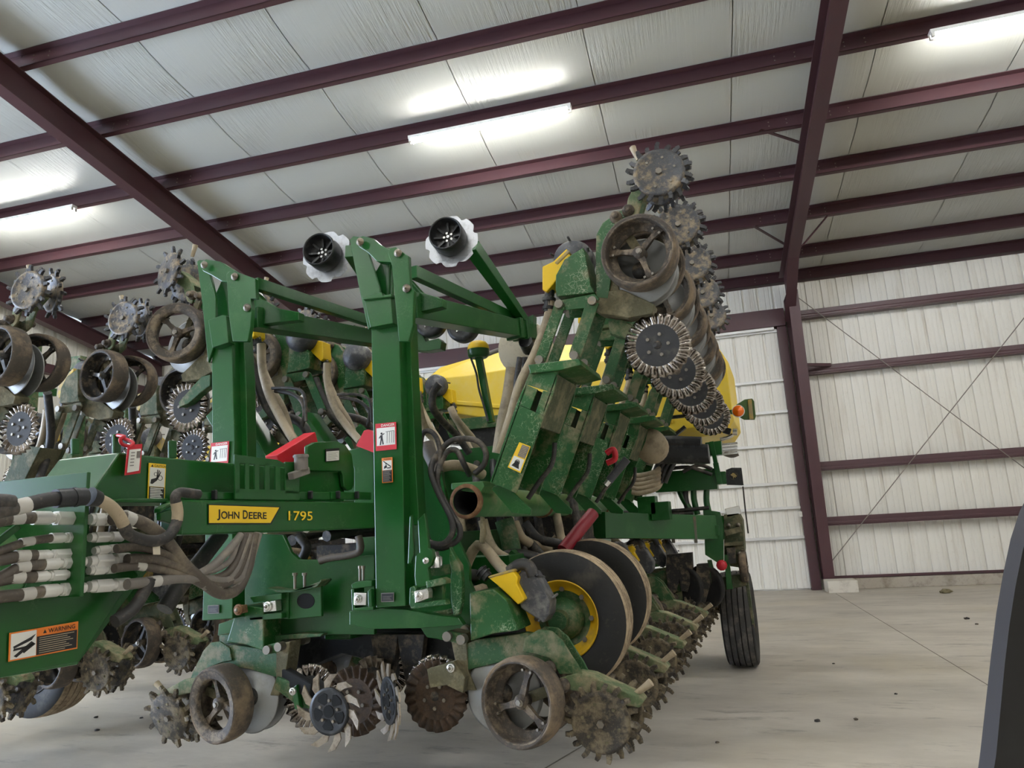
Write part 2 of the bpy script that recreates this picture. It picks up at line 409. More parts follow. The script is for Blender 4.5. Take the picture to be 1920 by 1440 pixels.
hw = .1; yi0, yi1, yo = 15.22, 14.78, WD-.06
xc = 2.09
for ya, yb in ((yi0, yi1), (yo, yo)):
    mb.prism([bl(xc-hw, ya, .2), bl(xc+hw, ya, .2), bl(xc+hw, yb, 5.85), bl(xc-hw, yb, 5.85)], BY*.014, m_maroon)
mb.prism([bl(xc-.006, yi0, .2), bl(xc-.006, yo, .2), bl(xc-.006, yo, 6.2), bl(xc-.006, yi1, 6.2), bl(xc-.006, yi1, 5.85)], BX*.012, m_maroon)
mb.prism([bl(xc-hw, yi0-.02, .2), bl(xc+hw, yi0-.02, .2), bl(xc+hw, yo, .2), bl(xc-hw, yo, .2)], ZZ*.02, m_maroon)
mb.prism([bl(xc-hw, yi1, 5.83), bl(xc+hw, yi1, 5.83), bl(xc+hw, yo, 5.83), bl(xc-hw, yo, 5.83)], ZZ*.014, m_maroon)
mb.build('column', wall_back, kind='structure', bevel=.002)
mb = MB(); mb.bb((0, 0, 0), (.001, .001, .001), m_maroon)
# header and jambs of the door opening
mb = MB(); mb.prism([bl(-7.8, WD-.2, 5.29), bl(1.95, WD-.2, 5.29), bl(1.95, WD-.2, 5.66), bl(-7.8, WD-.2, 5.66)], BY*.2, m_maroon)
mb.build('door_header', wall_back, bevel=.004)
mb = MB(); mb.prism([bl(1.78, WD-.14, 0), bl(1.96, WD-.14, 0), bl(1.96, WD-.14, 5.3), bl(1.78, WD-.14, 5.3)], BY*.2, m_maroon); mb.build('door_jamb', wall_back, bevel=.004)
mb = MB(); mb.prism([bl(-7.8, WD-.14, 0), bl(-7.6, WD-.14, 0), bl(-7.6, WD-.14, 5.3), bl(-7.8, WD-.14, 5.3)], BY*.2, m_maroon); mb.build('door_jamb', wall_back, bevel=.004)
for a, b in (((1490, 553), (1900, 862)), ((1552, 1062), (1925, 590))):
    pa = hit(*a, BY, WD-.3); pb = hit(*b, BY, WD-.3); pb = pb+(pb-pa)*.12
    mb = MB(); mb.cyl(pa, pb, .009, m_hoseg, 8); mb.build('brace_rod', wall_back)
pa = hit(1502, 684, BY, 14.95); pb = hit(1557, 684, BY, WD-.24)
mb = MB(); mb.bar(pa, pb, .05, .06, m_maroon); mb.build('flange_brace', wall_back)
# sliding door
mb = MB(); mb.prism([bl(-7.6, WD+.03, .03), bl(1.8, WD+.03, .03), bl(1.8, WD+.03, 5.3), bl(-7.6, WD+.03, 5.3)], BY*.01, m_wall)
door = mb.build('door_1', kind='structure')
wallpanels(door, -7.6, 1.8, .03, 5.29, BY*(WD-.005), BX, BY*-1, m_wall, name='door_panel')
for z in (.98, 1.56, 2.05, 2.82, 3.5, 4.15, 5.2): 
    mb = MB(); mb.prism([bl(-7.6, WD-.075, z), bl(1.78, WD-.075, z), bl(1.78, WD-.075, z+.055), bl(-7.6, WD-.075, z+.055)], BY*.07, m_alu); mb.build('door_rail', door, bevel=.004)
mb = MB(); mb.prism([bl(-7.6, WD-.16, 5.235), bl(1.72, WD-.16, 5.235), bl(1.72, WD-.16, 5.3), bl(-7.6, WD-.16, 5.3)], BY*.1, m_alu); mb.build('door_track', door, label='bright track along the top of the door')
mb = MB(); p = hit(1501, 964, BY, WD-.16); mb.box(p, BX*.03, BY*.02, ZZ*.05, m_chrome); mb.build('latch', door)
# left gable wall, with an open doorway toward the camera end that lets daylight in
m_wl = m_wall
mb = MB()
mb.prism([bl(XL-.1, WD, 0), bl(XL-.1, 3.6, 0), bl(XL-.1, 3.6, rz(3.6)+.3), bl(XL-.1, WD+.1, rz(WD)+.3)], BX*.06, m_wall)
mb.prism([bl(XL-.1, 3.6, 4.3), bl(XL-.1, -3.0, 4.3), bl(XL-.1, -3.0, rzz(-3)), bl(XL-.1, YR, rz(YR)+.3), bl(XL-.1, 3.6, rz(3.6)+.3)], BX*.06, m_wall)
mb.prism([bl(XL-.1, -3, 0), bl(XL-.1, YF, 0), bl(XL-.1, YF, rzz(YF)+.3), bl(XL-.1, -3, rzz(-3)+.3)], BX*.06, m_wall)
wall_left = mb.build('wall_left', kind='structure')
x = 3.7
while x < WD-.1:
    xe = min(x+.914, WD)
    wallpanels(wall_left, x, xe, .0, rz(xe)+.2, BX*(XL), BY, BX, m_wall); x = xe
for z in (1.2, 2.3, 4.2, 5.38):
    mb = MB(); mb.prism([bl(XL+.03, 3.7, z), bl(XL+.22, 3.7, z), bl(XL+.22, 3.7, z+.2), bl(XL+.2, 3.7, z+.2), bl(XL+.2, 3.7, z+.03), bl(XL+.03, 3.7, z+.02)], BY*(WD-3.75), m_maroon); mb.build('girt', wall_left)
mb = MB()
A = [bl(XL+.3, WD-.1, rz(WD)-.02), bl(XL+.3, YR, rz(YR)-.02), bl(XL+.3, YR, rz(YR)-.4), bl(XL+.3, WD-.1, rz(WD)-.4)]
mb.prism(A, BX*.012, m_maroon)
for k in (0, 3):
    a, b = A[k], A[1 if k == 0 else 2]; mb.prism([a-BX*.1, a+BX*.1, b+BX*.1, b-BX*.1], ZZ*.014, m_maroon)
mb.build('rafter', wall_left, kind='structure')
for nm, q in (('wall_right', [bl(XR, WD, 0), bl(XR, YF, 0), bl(XR, YF, rzz(YF)+.3), bl(XR, YR, rz(YR)+.3), bl(XR, WD, rz(WD)+.3)]),
              ('wall_front', [bl(XL, YF, 0), bl(XR, YF, 0), bl(XR, YF, rzz(YF)+.3), bl(XL, YF, rzz(YF)+.3)])):
    mb = MB(); mb.prism(q, (BX if nm == 'wall_right' else -BY)*.06, m_wall); mb.build(nm, kind='structure')

# fluorescent strips hanging under the purlins
def light(x0, y, label, L=2.44):
    z = rzz(y)-.03; base = bl(x0+L/2, y, z)
    e = empty('strip_light', base, label, 'ceiling light', 'fluorescent strip lights')
    q = MB(); q.box(base+ZZ*.0, BX*L/2, BY*.055, ZZ*.025, m_bulb); q.build('housing', e, bevel=.004)
    for s in (-1, 1):
        q = MB(); c = base+BY*s*.035-ZZ*.045; q.cyl(c-BX*(L/2-.05), c+BX*(L/2-.05), .016, m_tube, 12); q.build('tube', e)
        q = MB()
        for t in (-1, 1): q.box(c+BX*t*(L/2-.03), BX*.02, BY*.02, ZZ*.028, m_bulb)
        q.build('lamp_holder', e)
    return e
light(-3.69, 9.1, 'lit fluorescent strip light in the middle of the roof, above the green planter')
light(3.28, 9.1, 'lit fluorescent strip light right of the slanting rafter, cut by the frame edge')
light(-12.2, 9.1, 'lit fluorescent strip light beyond the left-hand rafter, above the dusty machine')
light(10.2, 9.1, 'added fluorescent fill light out of view, beyond the right-hand frame edge')  # unseen fixture added to light the right-hand side
for x0, wx in ((-10.7, 'far left'), (-3.69, 'middle left'), (3.28, 'middle right'), (10.2, 'far right')):  # unseen fill fixtures added to brighten the scene
    for y, wy in ((4.6, 'first'), (-.6, 'second'), (-5.5, 'third')): light(x0, y, 'added fluorescent fill light out of view, %s in the %s row behind the camera' % (wx, wy))

# ===================================================================== ROW UNIT
# local axes of a unit in work position: x toward the rear, y across, z up; origin on the gauge wheel axle
def spiked(mb, c, ax, r, m, tm, teeth=18, bm=None):
    c = V(c); ax = V(ax).normalized(); t = V((0, 0, 1)); a = ax.cross(t).normalized(); b = ax.cross(a)
    mb.lathe([(0, -.012), (.03, -.016), (r*.8, -.013), (r*.86, -.019), (r*.98, -.017), (r, -.008), (r, .008), (r*.97, .016), (r*.3, .014), (0, .014)], c, ax, m, 36)
    for i in range(teeth):
        g = 2*pi*i/teeth; d = a*math.cos(g)+b*math.sin(g); tg = -a*math.sin(g)+b*math.cos(g)
        s = 1 if i % 2 else -1
        p0 = c+d*(r*.9)+ax*s*.004; p1 = c+d*(r*1.13)+ax*s*.012+tg*.003; p2 = c+d*(r*1.27)+ax*s*.016+tg*.012
        mb.bar(p0, p1, .02, .026, tm, up=tg, w2=.02, h2=.023); mb.bar(p1, p2, .02, .023, tm, up=tg, w2=.016, h2=.017)
    for i in range(6):
        g = 2*pi*i/6+.3; p = c+(a*math.cos(g)+b*math.sin(g))*r*.62; mb.cyl(p-ax*.018, p+ax*.018, .008, bm or m_bolt, 6)
    mb.cyl(c-ax*.03, c+ax*.03, .018, m_bolt, 6)
def gauge(mb, c, ax, out, rub, cast, r=.203, w=.115):
    c = V(c); ax = V(ax)
    mb.lathe([(r*.88, -w/2+.008), (r*.93, -w/2), (r*.975, -w/2+.01), (r, -.024), (r, .024), (r*.975, w/2-.01), (r*.93, w/2), (r*.88, w/2-.008)], c, ax, rub, 44, cap=False)
    mb.lathe([(r*.89, -w/2+.006), (r*.86, -w/2+.004), (r*.845, -w/2+.012), (r*.83, -.01), (r*.82, .016), (r*.74, .02), (r*.66, .026), (r*.64, .034), (r*.70, w/2-.01), (r*.89, w/2-.004)], c, ax, cast, 44, cap=False)
    a = V((0, 0, 1)); a = (a-ax*a.dot(ax)).normalized(); b = ax.cross(a)
    mb.lathe([(0, -.032), (.022, -.032), (.026, -.024), (.034, -.022), (.034, .03), (0, .03)], c+ax*out*.0, ax, cast, 18)
    mb.cyl(c-ax*.045, c+ax*.045, .014, m_bolt, 6)
    for k in range(3):
        g = 2*pi*k/3+.25; d = a*math.cos(g)+b*math.sin(g); tg = ax.cross(d)
        mb.bar(c+d*.025-ax*.004, c+d*.10+ax*.004, .034, .03, cast, up=ax, w2=.024, h2=.022)
        mb.bar(c+d*.10+ax*.004, c+d*.166+ax*.012, .024, .022, cast, up=ax, w2=.055, h2=.02)
        for s in (-1, 1): p = c+d*.14+tg*s*.022; mb.cyl(p-ax*.02, p+ax*.004, .007, m_bolt, 6)
def fluted(mb, c, ax, r, hub, steel, n=25, amp=.012, flat=.62):
    c = V(c); ax = V(ax).normalized(); t = V((0, 0, 1)); a = ax.cross(t).normalized(); b = ax.cross(a)
    rr = [flat*r, flat*r+.012, .75*r, .87*r, r]; am = [0, .35, .8, 1, 1]; seg = n*6; vs = []; fs = []
    for side in (-.0015, .0015):
        o = len(vs)
        for q, k in zip(rr, am):
            for i in range(seg):
                g = 2*pi*i/seg; w = math.sin(g*n+ (q/r-.62)*5)*amp*k
                vs.append(c+(a*math.cos(g)+b*math.sin(g))*q*(1+(.012*math.cos(g*n) if q == r else 0))+ax*(w+side))
        for j in range(len(rr)-1):
            for i in range(seg): fs.append([o+j*seg+i, o+j*seg+(i+1) % seg, o+(j+1)*seg+(i+1) % seg, o+(j+1)*seg+i])
    j = len(rr)-1
    for i in range(seg): fs.append([j*seg+i, j*seg+(i+1) % seg, len(rr)*seg+j*seg+(i+1) % seg, len(rr)*seg+j*seg+i])
    mb.add(vs, fs, steel, True)
    mb.lathe([(0, -.006), (flat*r+.006, -.004), (flat*r+.006, .004), (0, .006)], c, ax, hub, 36, smooth=False)
    for i in range(5):
        g = 2*pi*i/5+.3; p = c+(a*math.cos(g)+b*math.sin(g))*r*.33; mb.cyl(p-ax*.016, p+ax*.016, .010, m_bolt, 6)
    mb.lathe([(0, -.009), (.02, -.009), (.024, -.005), (.024, .005), (.02, .009), (0, .009)], c, ax, m_castd, 18)
class Frame:
    def __init__(s, g, Yc, u, v, w):
        s.u, s.v, s.w = V(u), V(v), V(w); p = aY(*g, Yc-.12); s.o = V((p.x, Yc, p.z)); s.Yc = Yc
    def loc(s, x, y, off=0.):
        d = aY(x, y, s.Yc-off)-s.o; return V((d.dot(s.u), -off if s.v.y > 0 else off, d.dot(s.w)))
    def L(s, pts, off=0.):
        out = []
        for x, y in pts: q = s.loc(x, y, off); out.append(V((q.x, 0, q.z)))
        return out
    def mat(s):
        m = Matrix((s.u, s.v, s.w)).transposed().to_4x4(); m.translation = s.o; return m
X_, Y_, Z_ = V((1, 0, 0)), V((0, 1, 0)), V((0, 0, 1))
FR = Frame((1200, 475), 3.75, Z_, Y_, -X_)
FL = Frame((980, 1315), 3.5, X_, Y_, Z_)
print('raised origin', FR.o, 'lower', FL.o)
def plate(mb, pts, half, m, cy=0.):
    mb.prism([V((p.x, cy-half, p.z)) for p in pts], (0, 2*half, 0), m)
def two(mb, pts, y, th, m):
    for s in (-1, 1): plate(mb, pts, th/2, m, s*y)
def unit_parts(kind, dusty):
    fr = FR if kind == 'raised' else FL
    gp = m_green_d if not dusty else m_olive
    gs = m_green_s if not dusty else m_olive
    ar = m_mudarm
    P = {}
    f = MB()
    if kind == 'raised':
        clos = fr.loc(1235, 324, .09); coul = fr.loc(1231, 645, .03)
        two(f, fr.L([(1117, 478), (1118, 440), (1130, 418), (1158, 397), (1176, 390), (1182, 408), (1165, 425), (1150, 450), (1150, 500), (1140, 560), (1118, 558)], .05), .045, .012, gs)
        plate(f, fr.L([(1122, 478), (1122, 445), (1150, 410), (1170, 400), (1160, 428), (1146, 455), (1160, 520), (1165, 560), (1120, 556)]), .04, ar)
        plate(f, fr.L([(1112, 552), (1170, 548), (1230, 575), (1226, 592), (1180, 600), (1130, 592), (1108, 578)]), .05, ar)
        two(f, fr.L([(1050, 563), (1115, 550), (1124, 560), (1112, 577), (1052, 582)], .09), .085, .01, gs)
        # parallel arms
        for a, b, w, m in (((1050, 572), (1013, 676), .062, gs), ((1112, 566), (1078, 668), .07, m_green_d if not dusty else m_olive)):
            A = fr.loc(*a, .1); B = fr.loc(*b, .1)
            for s in (-1, 1):
                f.bar(V((A.x, s*.1, A.z)), V((B.x, s*.1, B.z)), w, .014, m, up=(0, 1, 0))
                for p in (A, B): f.cyl(V((p.x, s*.085, p.z)), V((p.x, s*.13, p.z)), .024, m_bolt, 12)
        arm = fr.L([(1173, 402), (1178, 372), (1188, 352), (1222, 316), (1242, 320), (1240, 336), (1207, 368), (1197, 404), (1184, 415)], .05)
        leva, levb, levc = fr.loc(1197, 300), fr.loc(1190, 286), fr.loc(1186, 276)
        body = fr.L([(1045, 545), (1046, 520), (1062, 490), (1097, 468), (1101, 482), (1111, 540), (1118, 552), (1048, 560)], .06)
        lid = fr.L([(1014, 497), (1035, 487), (1060, 463), (1068, 480), (1046, 516), (1022, 545), (1014, 541)], .08); flap = fr.L([(1035, 488), (1060, 463), (1065, 468), (1041, 492)], .1)
        met = fr.loc(1069, 482, 0)
        piv = [fr.loc(1182, 403), fr.loc(1159, 415)]
        hoseA = [fr.loc(1030, 548), fr.loc(1030, 585), fr.loc(1018, 625), fr.loc(1000, 670), fr.loc(975, 720), fr.loc(955, 790), fr.loc(935, 850)]
        con = (fr.loc(1031, 545), fr.loc(1028, 585))
        bracket = fr.L([(1140, 600), (1165, 598), (1195, 615), (1236, 640), (1234, 652), (1205, 650), (1165, 632), (1142, 625)])
    else:
        clos = fr.loc(1127, 1355, .09); coul = fr.loc(815, 1298, .03)
        two(f, fr.L([(985, 1195), (1010, 1180), (1035, 1183), (1055, 1200), (1070, 1225), (1085, 1248), (1093, 1264), (1050, 1264), (1032, 1235), (1005, 1226), (980, 1222)], .05), .05, .012, gp)
        plate(f, fr.L([(878, 1206), (900, 1196), (985, 1186), (1010, 1190), (1045, 1200), (1070, 1240), (1040, 1250), (1010, 1232), (950, 1237), (880, 1254)]), .045, gp)
        plate(f, fr.L([(850, 1180), (882, 1185), (885, 1255), (900, 1290), (880, 1290), (862, 1240)]), .05, m_mudarm)
        for a, b, w, m in (((868, 1198), (842, 1192), .05, gp),):
            A = fr.loc(*a, .1); B = fr.loc(*b, .1)
            for s in (-1, 1):
                f.bar(V((A.x, s*.1, A.z)), V((B.x, s*.1, B.z)), w, .014, m, up=(0, 1, 0))
                for p in (A, B): f.cyl(V((p.x, s*.085, p.z)), V((p.x, s*.13, p.z)), .024, m_bolt, 12)
        arm = fr.L([(1048, 1272), (1080, 1262), (1110, 1268), (1198, 1308), (1206, 1318), (1198, 1328), (1172, 1324), (1130, 1306), (1078, 1296), (1052, 1292)], .06)
        leva, levb, levc = fr.loc(1188, 1304), fr.loc(1207, 1290), fr.loc(1221, 1279)
        body = fr.L([(886, 1110), (930, 1103), (955, 1123), (965, 1150), (977, 1180), (930, 1186), (888, 1200)], .06)
        lid = fr.L([(907, 1083), (955, 1071), (965, 1085), (962, 1096), (978, 1126), (965, 1136), (950, 1121), (925, 1098)], .1); flap = fr.L([(907, 1082), (955, 1068), (958, 1073), (908, 1087)], .12)
        met = fr.loc(998, 1120, 0)
        piv = [fr.loc(1037, 1248), fr.loc(1063, 1280)]
        con = (fr.loc(915, 1083), fr.loc(900, 1068)); hoseA = [fr.loc(955, 1072), fr.loc(975, 1058), fr.loc(992, 1062), fr.loc(1000, 1080)]
        bracket = fr.L([(800, 1270), (880, 1250), (885, 1275), (830, 1310), (805, 1312)])
    for p in piv:
        for s in (-1, 1): f.lathe([(.034, .0), (.034, .02), (.024, .026), (.02, .05), (.016, .055), (0, .055)], V((p.x, s*.05, p.z)), (0, s, 0), m_cast, 16)
    for s in (-1, 1): f.bar(V((0, s*.06, 0)), V((piv[1].x, s*.06, piv[1].z)), .05, .02, ar, up=(0, 1, 0))
    f.cyl(V((0, -.16, 0)), V((0, .16, 0)), .016, m_bolt, 10)
    P['frame'] = f
    q = MB(); two(q, arm, .05, .016, m_dustgreen); plate(q, [arm[i] for i in (1, 2, 3, 4, 5, 6)] if kind == 'raised' else [arm[i] for i in (1, 2, 3, 4, 6, 7, 8)], .05, m_dustgreen); q.cyl(V((clos.x, -.1, clos.z)), V((clos.x, .1, clos.z)), .014, m_bolt, 8); P['closing_arm'] = q
    q = MB(); q.tube([V((leva.x, 0, leva.z)), V((levb.x, 0, levb.z)), V((levc.x, 0, levc.z))], .012, m_hoset, 8, rfn=lambda i: 1+.06*i); P['lever'] = q
    for s, nm in ((-1, 'gauge_wheel'), (1, 'gauge_wheel.far')):
        q = MB(); gauge(q, (0, s*.12, 0), V((.2, 1, -.06) if kind == 'lower' else ((0, 1, -.07) if s < 0 else (0, 1, .28))).normalized(), s, m_rub, m_cast if not dusty else m_castd, .203, .13); P[nm] = q
    for s, nm in ((-1, 'opener_disc'), (1, 'opener_disc.far')):
        q = MB(); c = V((-.13 if kind == 'lower' else -.07, s*.03, .015)); ax = V((.06, s*1., .03)).normalized()
        q.lathe([(0, .004), (.05, .006), (.05, .002), (.18, .002), (.19, 0), (.18, -.002), (0, -.002)], c, ax, m_disc, 44); q.lathe([(0, .03), (.045, .03), (.05, .0)], c, ax, m_castd, 18); P[nm] = q
    for s, nm in ((-1, 'closing_wheel'), (1, 'closing_wheel.far')):
        q = MB(); ax = V((-.05, 1, .1)) if s < 0 else V((.08, 1, -.32)); mm = m_spike if kind == 'raised' else m_spikem
        spiked(q, (clos.x+(0 if s < 0 else .03), s*.085, clos.z), ax, .138, mm, m_spikec if kind == 'raised' else mm, bm=None if kind == 'raised' else m_mudarm); P[nm] = q
    q = MB(); fluted(q, V((coul.x, 0, coul.z)), (0, 1, 0), .176, m_hub, m_steel); P['coulter'] = q
    q = MB(); plate(q, bracket, .03, gp, .035); P['coulter_bracket'] = q
    q = MB(); plate(q, body, .1, gs if kind == 'raised' else m_green_s); P['meter_housing'] = q
    q = MB(); c = V((met.x, 0, met.z))
    if kind == 'raised': q.lathe([(.118, -.02), (.118, .05), (.105, .075), (.07, .1), (0, .11)], c+V((0, .08, 0)), (0, 1, 0), m_blkg, 28); q.lathe([(.118, 0), (.1, -.05), (.05, -.07), (0, -.075)], c+V((0, .06, 0)), (0, 1, 0), m_blkg, 28)
    else:
        pts = fr.L([(962, 1092), (978, 1070), (1000, 1072), (1013, 1092), (1032, 1128), (1030, 1152), (1020, 1168), (1008, 1160), (978, 1140)], .0)
        plate(q, pts, .06, m_blkg, .05); 
    for k in range(5):
        g = k*1.25; q.bar(c+V((.09*math.cos(g), .13, .09*math.sin(g))), c+V((.115*math.cos(g), -.02, .115*math.sin(g))), .014, .014, m_blkg, up=(.3, .2, 1))
    P['seed_meter'] = q
    q = MB(); plate(q, lid, .055, m_yel if not dusty else m_yeld); plate(q, flap, .06, m_yeld); P['hopper_lid'] = q
    q = MB(); a, b = (V((p.x, 0, p.z)) for p in con); d = b-a
    q.cyl(a, b, .028, m_blk, 14); q.cyl(a+d*.35, a+d*.5, .038, m_blk, 14); q.cyl(a+d*.75, a+d*.9, .036, m_blk, 14); P['hose_connector'] = q
    q = MB(); q.tube([V((p.x, 0, p.z)) for p in hoseA], .027 if kind == 'raised' else .03, m_hoset if kind == 'raised' else m_hosek, 10); P['seed_hose'] = q
    return P
PROTO = {}
def unit(planter, fr, kind, dusty, dX, Y, label=None, skip=()):
    key = (kind, dusty)
    if key not in PROTO:
        PROTO[key] = {k: v.mesh(k.split('.')[0]) for k, v in unit_parts(kind, dusty).items()}
    me = PROTO[key]
    root = bpy.data.objects.new('row_unit', me['frame']); COL.objects.link(root); root.parent = planter
    m = Matrix((fr[0], fr[1], fr[2])).transposed().to_4x4(); m.translation = V((dX[0], Y, dX[1])) - WLOC[planter.name]
    root.matrix_local = m
    if label: root['label'] = label
    b = root.modifiers.new('bevel', 'BEVEL'); b.width = .003; b.segments = 1; b.limit_method = 'ANGLE'
    for k in me:
        if k == 'frame' or k in skip: continue
        o = bpy.data.objects.new(k.split('.')[0], me[k]); COL.objects.link(o); o.parent = root
        if k in ('meter_housing', 'hopper_lid', 'seed_meter', 'closing_arm', 'coulter_bracket'):
            b = o.modifiers.new('bevel', 'BEVEL'); b.width = .006 if k != 'seed_meter' else .012; b.segments = 2; b.limit_method = 'ANGLE'
    return root
WLOC['x'] = V((0, 0, 0))
A = empty('planter', (-2.13, 5.0, 0), 'clean green and yellow row-crop planter with its wings folded, nearest the camera', 'planter')
R_UP = (Z_, Y_, -X_); R_LO = (X_, Y_, Z_); L_UP = (Z_, -Y_, X_); L_LO = (-X_, -Y_, Z_)
RO, LO = FR.o, FL.o
MID = -2.13
SP = .762
for k in range(5): unit(A, R_UP, 'raised', False, (RO.x, RO.z), 3.75+SP*k)
for k in range(7): unit(A, R_LO, 'lower', False, (LO.x, LO.z), 3.5+SP*k)
lr = aY(335, 625, 3.75-.12); 
for k in range(5): unit(A, L_UP, 'raised', False, (lr.x, lr.z), 3.75+SP*k)
ll = aY(415, 1318, 3.5-.12)
for k in range(3): unit(A, L_LO, 'lower', False, (ll.x, ll.z), 3.5+SP*k, skip=('hopper_lid', 'seed_meter', 'hose_connector', 'seed_hose') if k == 0 else ())

# ===================================================================== PLANTER A: frame
def PA(name, mb, label=None, bevel=.004): return mb.build(name, A, label, bevel=bevel)
def plateY(mb, pts, Y, th, m): mb.prism(PY(pts, Y), (0, th, 0), m)
def pin(mb, x, y, Y, r, m=None, ln=.02):
    p = aY(x, y, Y); m = m or m_chrome
    mb.lathe([(r, 0), (r, ln*.5), (r*.7, ln*.55), (r*.62, ln), (0, ln)], p, (0, -1, 0), m, 20); mb.lathe([(r*.35, ln), (r*.3, ln*1.3), (0, ln*1.3)], p, (0, -1, 0), m_bolt, 12)
# right marker post
q = MB(); plateY(q, [(696, 612), (748, 604), (751, 700), (756, 900), (760, 1136), (705, 1140), (701, 900)], 3.3, .10, m_green)
plateY(q, [(748, 604), (768, 600), (772, 700), (781, 900), (786, 985), (760, 985), (756, 900), (751, 700)], 3.37, .09, m_green)
PA('marker_post', q, 'wide green post with danger and warning decals')
q = MB(); plateY(q, [(655, 450), (662, 442), (680, 445), (690, 470), (712, 540), (716, 600), (690, 618), (674, 545)], 3.28, .02, m_green)
plateY(q, [(692, 530), (727, 470), (735, 500), (737, 607), (696, 612)], 3.34, .02, m_green)
plateY(q, [(727, 474), (731, 465), (742, 463), (766, 480), (769, 535), (776, 545), (774, 610), (766, 640), (748, 640), (744, 600), (740, 560), (735, 500)], 3.22, .03, m_green)
plateY(q, [(721, 474), (727, 464), (731, 465), (729, 560), (725, 560)], 3.33, .03, m_green)
PA('post_head', q)
q = MB(); plateY(q, [(672, 445), (680, 442), (700, 447), (712, 458), (735, 470), (734, 492), (706, 490), (690, 474), (672, 462)], 3.24, .05, m_green); PA('fold_link', q)
q = MB(); plateY(q, [(682, 560), (700, 556), (733, 552), (737, 606), (694, 614)], 3.24, .06, m_green); plateY(q, [(678, 556), (698, 553), (704, 548), (716, 548), (718, 554), (734, 550), (734, 556), (680, 562)], 3.22, .05, m_green); PA('post_stop', q)
for x, y in ((676, 454), (747, 475), (763, 541)):
    q = MB(); pin(q, x, y, 3.215, .022, m_bolt); PA('pivot_pin', q, bevel=0)
# right marker arms
q = MB(); a, b = aY(775, 510, 3.5), aY(985, 608, 4.9); q.bar(a, b, .05, .075, m_green); PA('marker_arm_upper', q)
q = MB(); a, b = aY(765, 575, 3.45), aY(1000, 625, 4.9); q.bar(a, b, .12, .15, m_green, w2=.1, h2=.11)
q.bar(a.lerp(b, .80), a.lerp(b, .83), .13, .145, m_green); q.bar(a.lerp(b, .86), a.lerp(b, .89), .13, .14, m_green)
q.prism(PY([(765, 520), (790, 548), (830, 560), (830, 575), (765, 590)], 3.48), (0, .06, 0), m_green); PA('marker_arm', q)
q = MB(); a, b = aY(884, 462, 4.1), aY(985, 605, 4.75); q.bar(a, b, .09, .085, m_green, w2=.06, h2=.06); PA('marker_disc_arm', q)
q = MB(); q.bar(aY(960, 570, 4.7), aY(990, 618, 4.8), .06, .08, m_green); q.prism(PY([(975, 600), (1000, 590), (1000, 632), (980, 628)], 4.8), (0, .08, 0), m_green); PA('arm_hinge', q)
def marker(x, y, Y, name='marker_disc'):
    q = MB(); c = aY(x, y, Y); ax = V((0.12, -1, .06)).normalized(); t = V((0, 0, 1)); a = ax.cross(t).normalized(); b = ax.cross(a)
    n = 8; seg = n*10; R = .172; out = []
    for i in range(seg):
        g = 2*pi*i/seg; ph = (g*n/(2*pi)) % 1; r = R*(1-.15*max(0, 1-abs(ph-.35)*(3 if ph > .35 else 7)))
        out.append(c-ax*.13+(a*math.cos(g)+b*math.sin(g))*r)
    q.prism(out, ax*.004, m_notch); q.lathe([(.08, -.1), (.05, -.16), (0, -.16)], c, ax, m_notch, 24)
    ob = PA(name, q, 'notched galvanised marker disc', 0)
    q = MB()
    q.lathe([(.105, -.115), (.108, -.1), (.108, -.012), (.104, 0), (.098, 0), (.096, -.012), (.09, -.07), (.06, -.085), (.035, -.075), (0, -.075)], c, ax, m_blk, 44)
    for i in range(8):
        g = 2*pi*i/8; d = a*math.cos(g)+b*math.sin(g); q.bar(c+d*.036-ax*.07, c+d*.092-ax*.06, .012, .016, m_blk, up=ax)
    for i in range(5):
        g = 2*pi*i/5; p = c+(a*math.cos(g)+b*math.sin(g))*.026-ax*.075; q.cyl(p, p+ax*.014, .008, m_chrome, 8)
    q.cyl(c-ax*.075, c-ax*.055, .01, m_chrome, 8)
    w = q.build('depth_band', ob, 'black plastic depth band'); return ob
marker(596, 466, 3.55); marker(834, 436, 3.75)
# left marker post (the mirror of the right one, seen narrower)
q = MB(); plateY(q, [(397, 640), (434, 620), (438, 760), (440, 830), (436, 1000), (436, 1160), (379, 1164), (385, 1000), (398, 850)], 3.3, .1, m_green)
plateY(q, [(434, 600), (455, 590), (462, 720), (464, 860), (438, 860)], 3.36, .08, m_green)
PA('marker_post', q, 'green post behind the tongue')
q = MB(); plateY(q, [(369, 490), (373, 487), (386, 488), (398, 530), (404, 560), (404, 640), (390, 680), (378, 560)], 3.28, .02, m_green)
plateY(q, [(400, 560), (420, 515), (428, 530), (430, 640), (398, 650)], 3.34, .02, m_green)
plateY(q, [(424, 514), (430, 508), (445, 510), (478, 522), (480, 560), (470, 560), (472, 580), (470, 612), (464, 640), (436, 640), (430, 600)], 3.22, .03, m_green)
PA('post_head', q)
q = MB(); plateY(q, [(378, 490), (386, 486), (412, 490), (428, 500), (440, 508), (436, 528), (416, 528), (396, 516), (380, 508)], 3.24, .05, m_green); PA('fold_link', q)
q = MB(); plateY(q, [(390, 600), (418, 590), (424, 592), (428, 642), (398, 652)], 3.24, .06, m_green); PA('post_stop', q)
for x, y in ((384, 497), (441, 519), (464, 577)):
    q = MB(); pin(q, x, y, 3.215, .022, m_bolt); PA('pivot_pin', q, bevel=0)
q = MB(); a, b = aY(478, 532, 3.45), aY(760, 625, 4.9); q.bar(a, b, .05, .075, m_green); PA('marker_arm_upper', q)
q = MB(); a, b = aY(470, 597, 3.45), aY(760, 645, 4.9); q.bar(a, b, .12, .13, m_green, w2=.1, h2=.1)
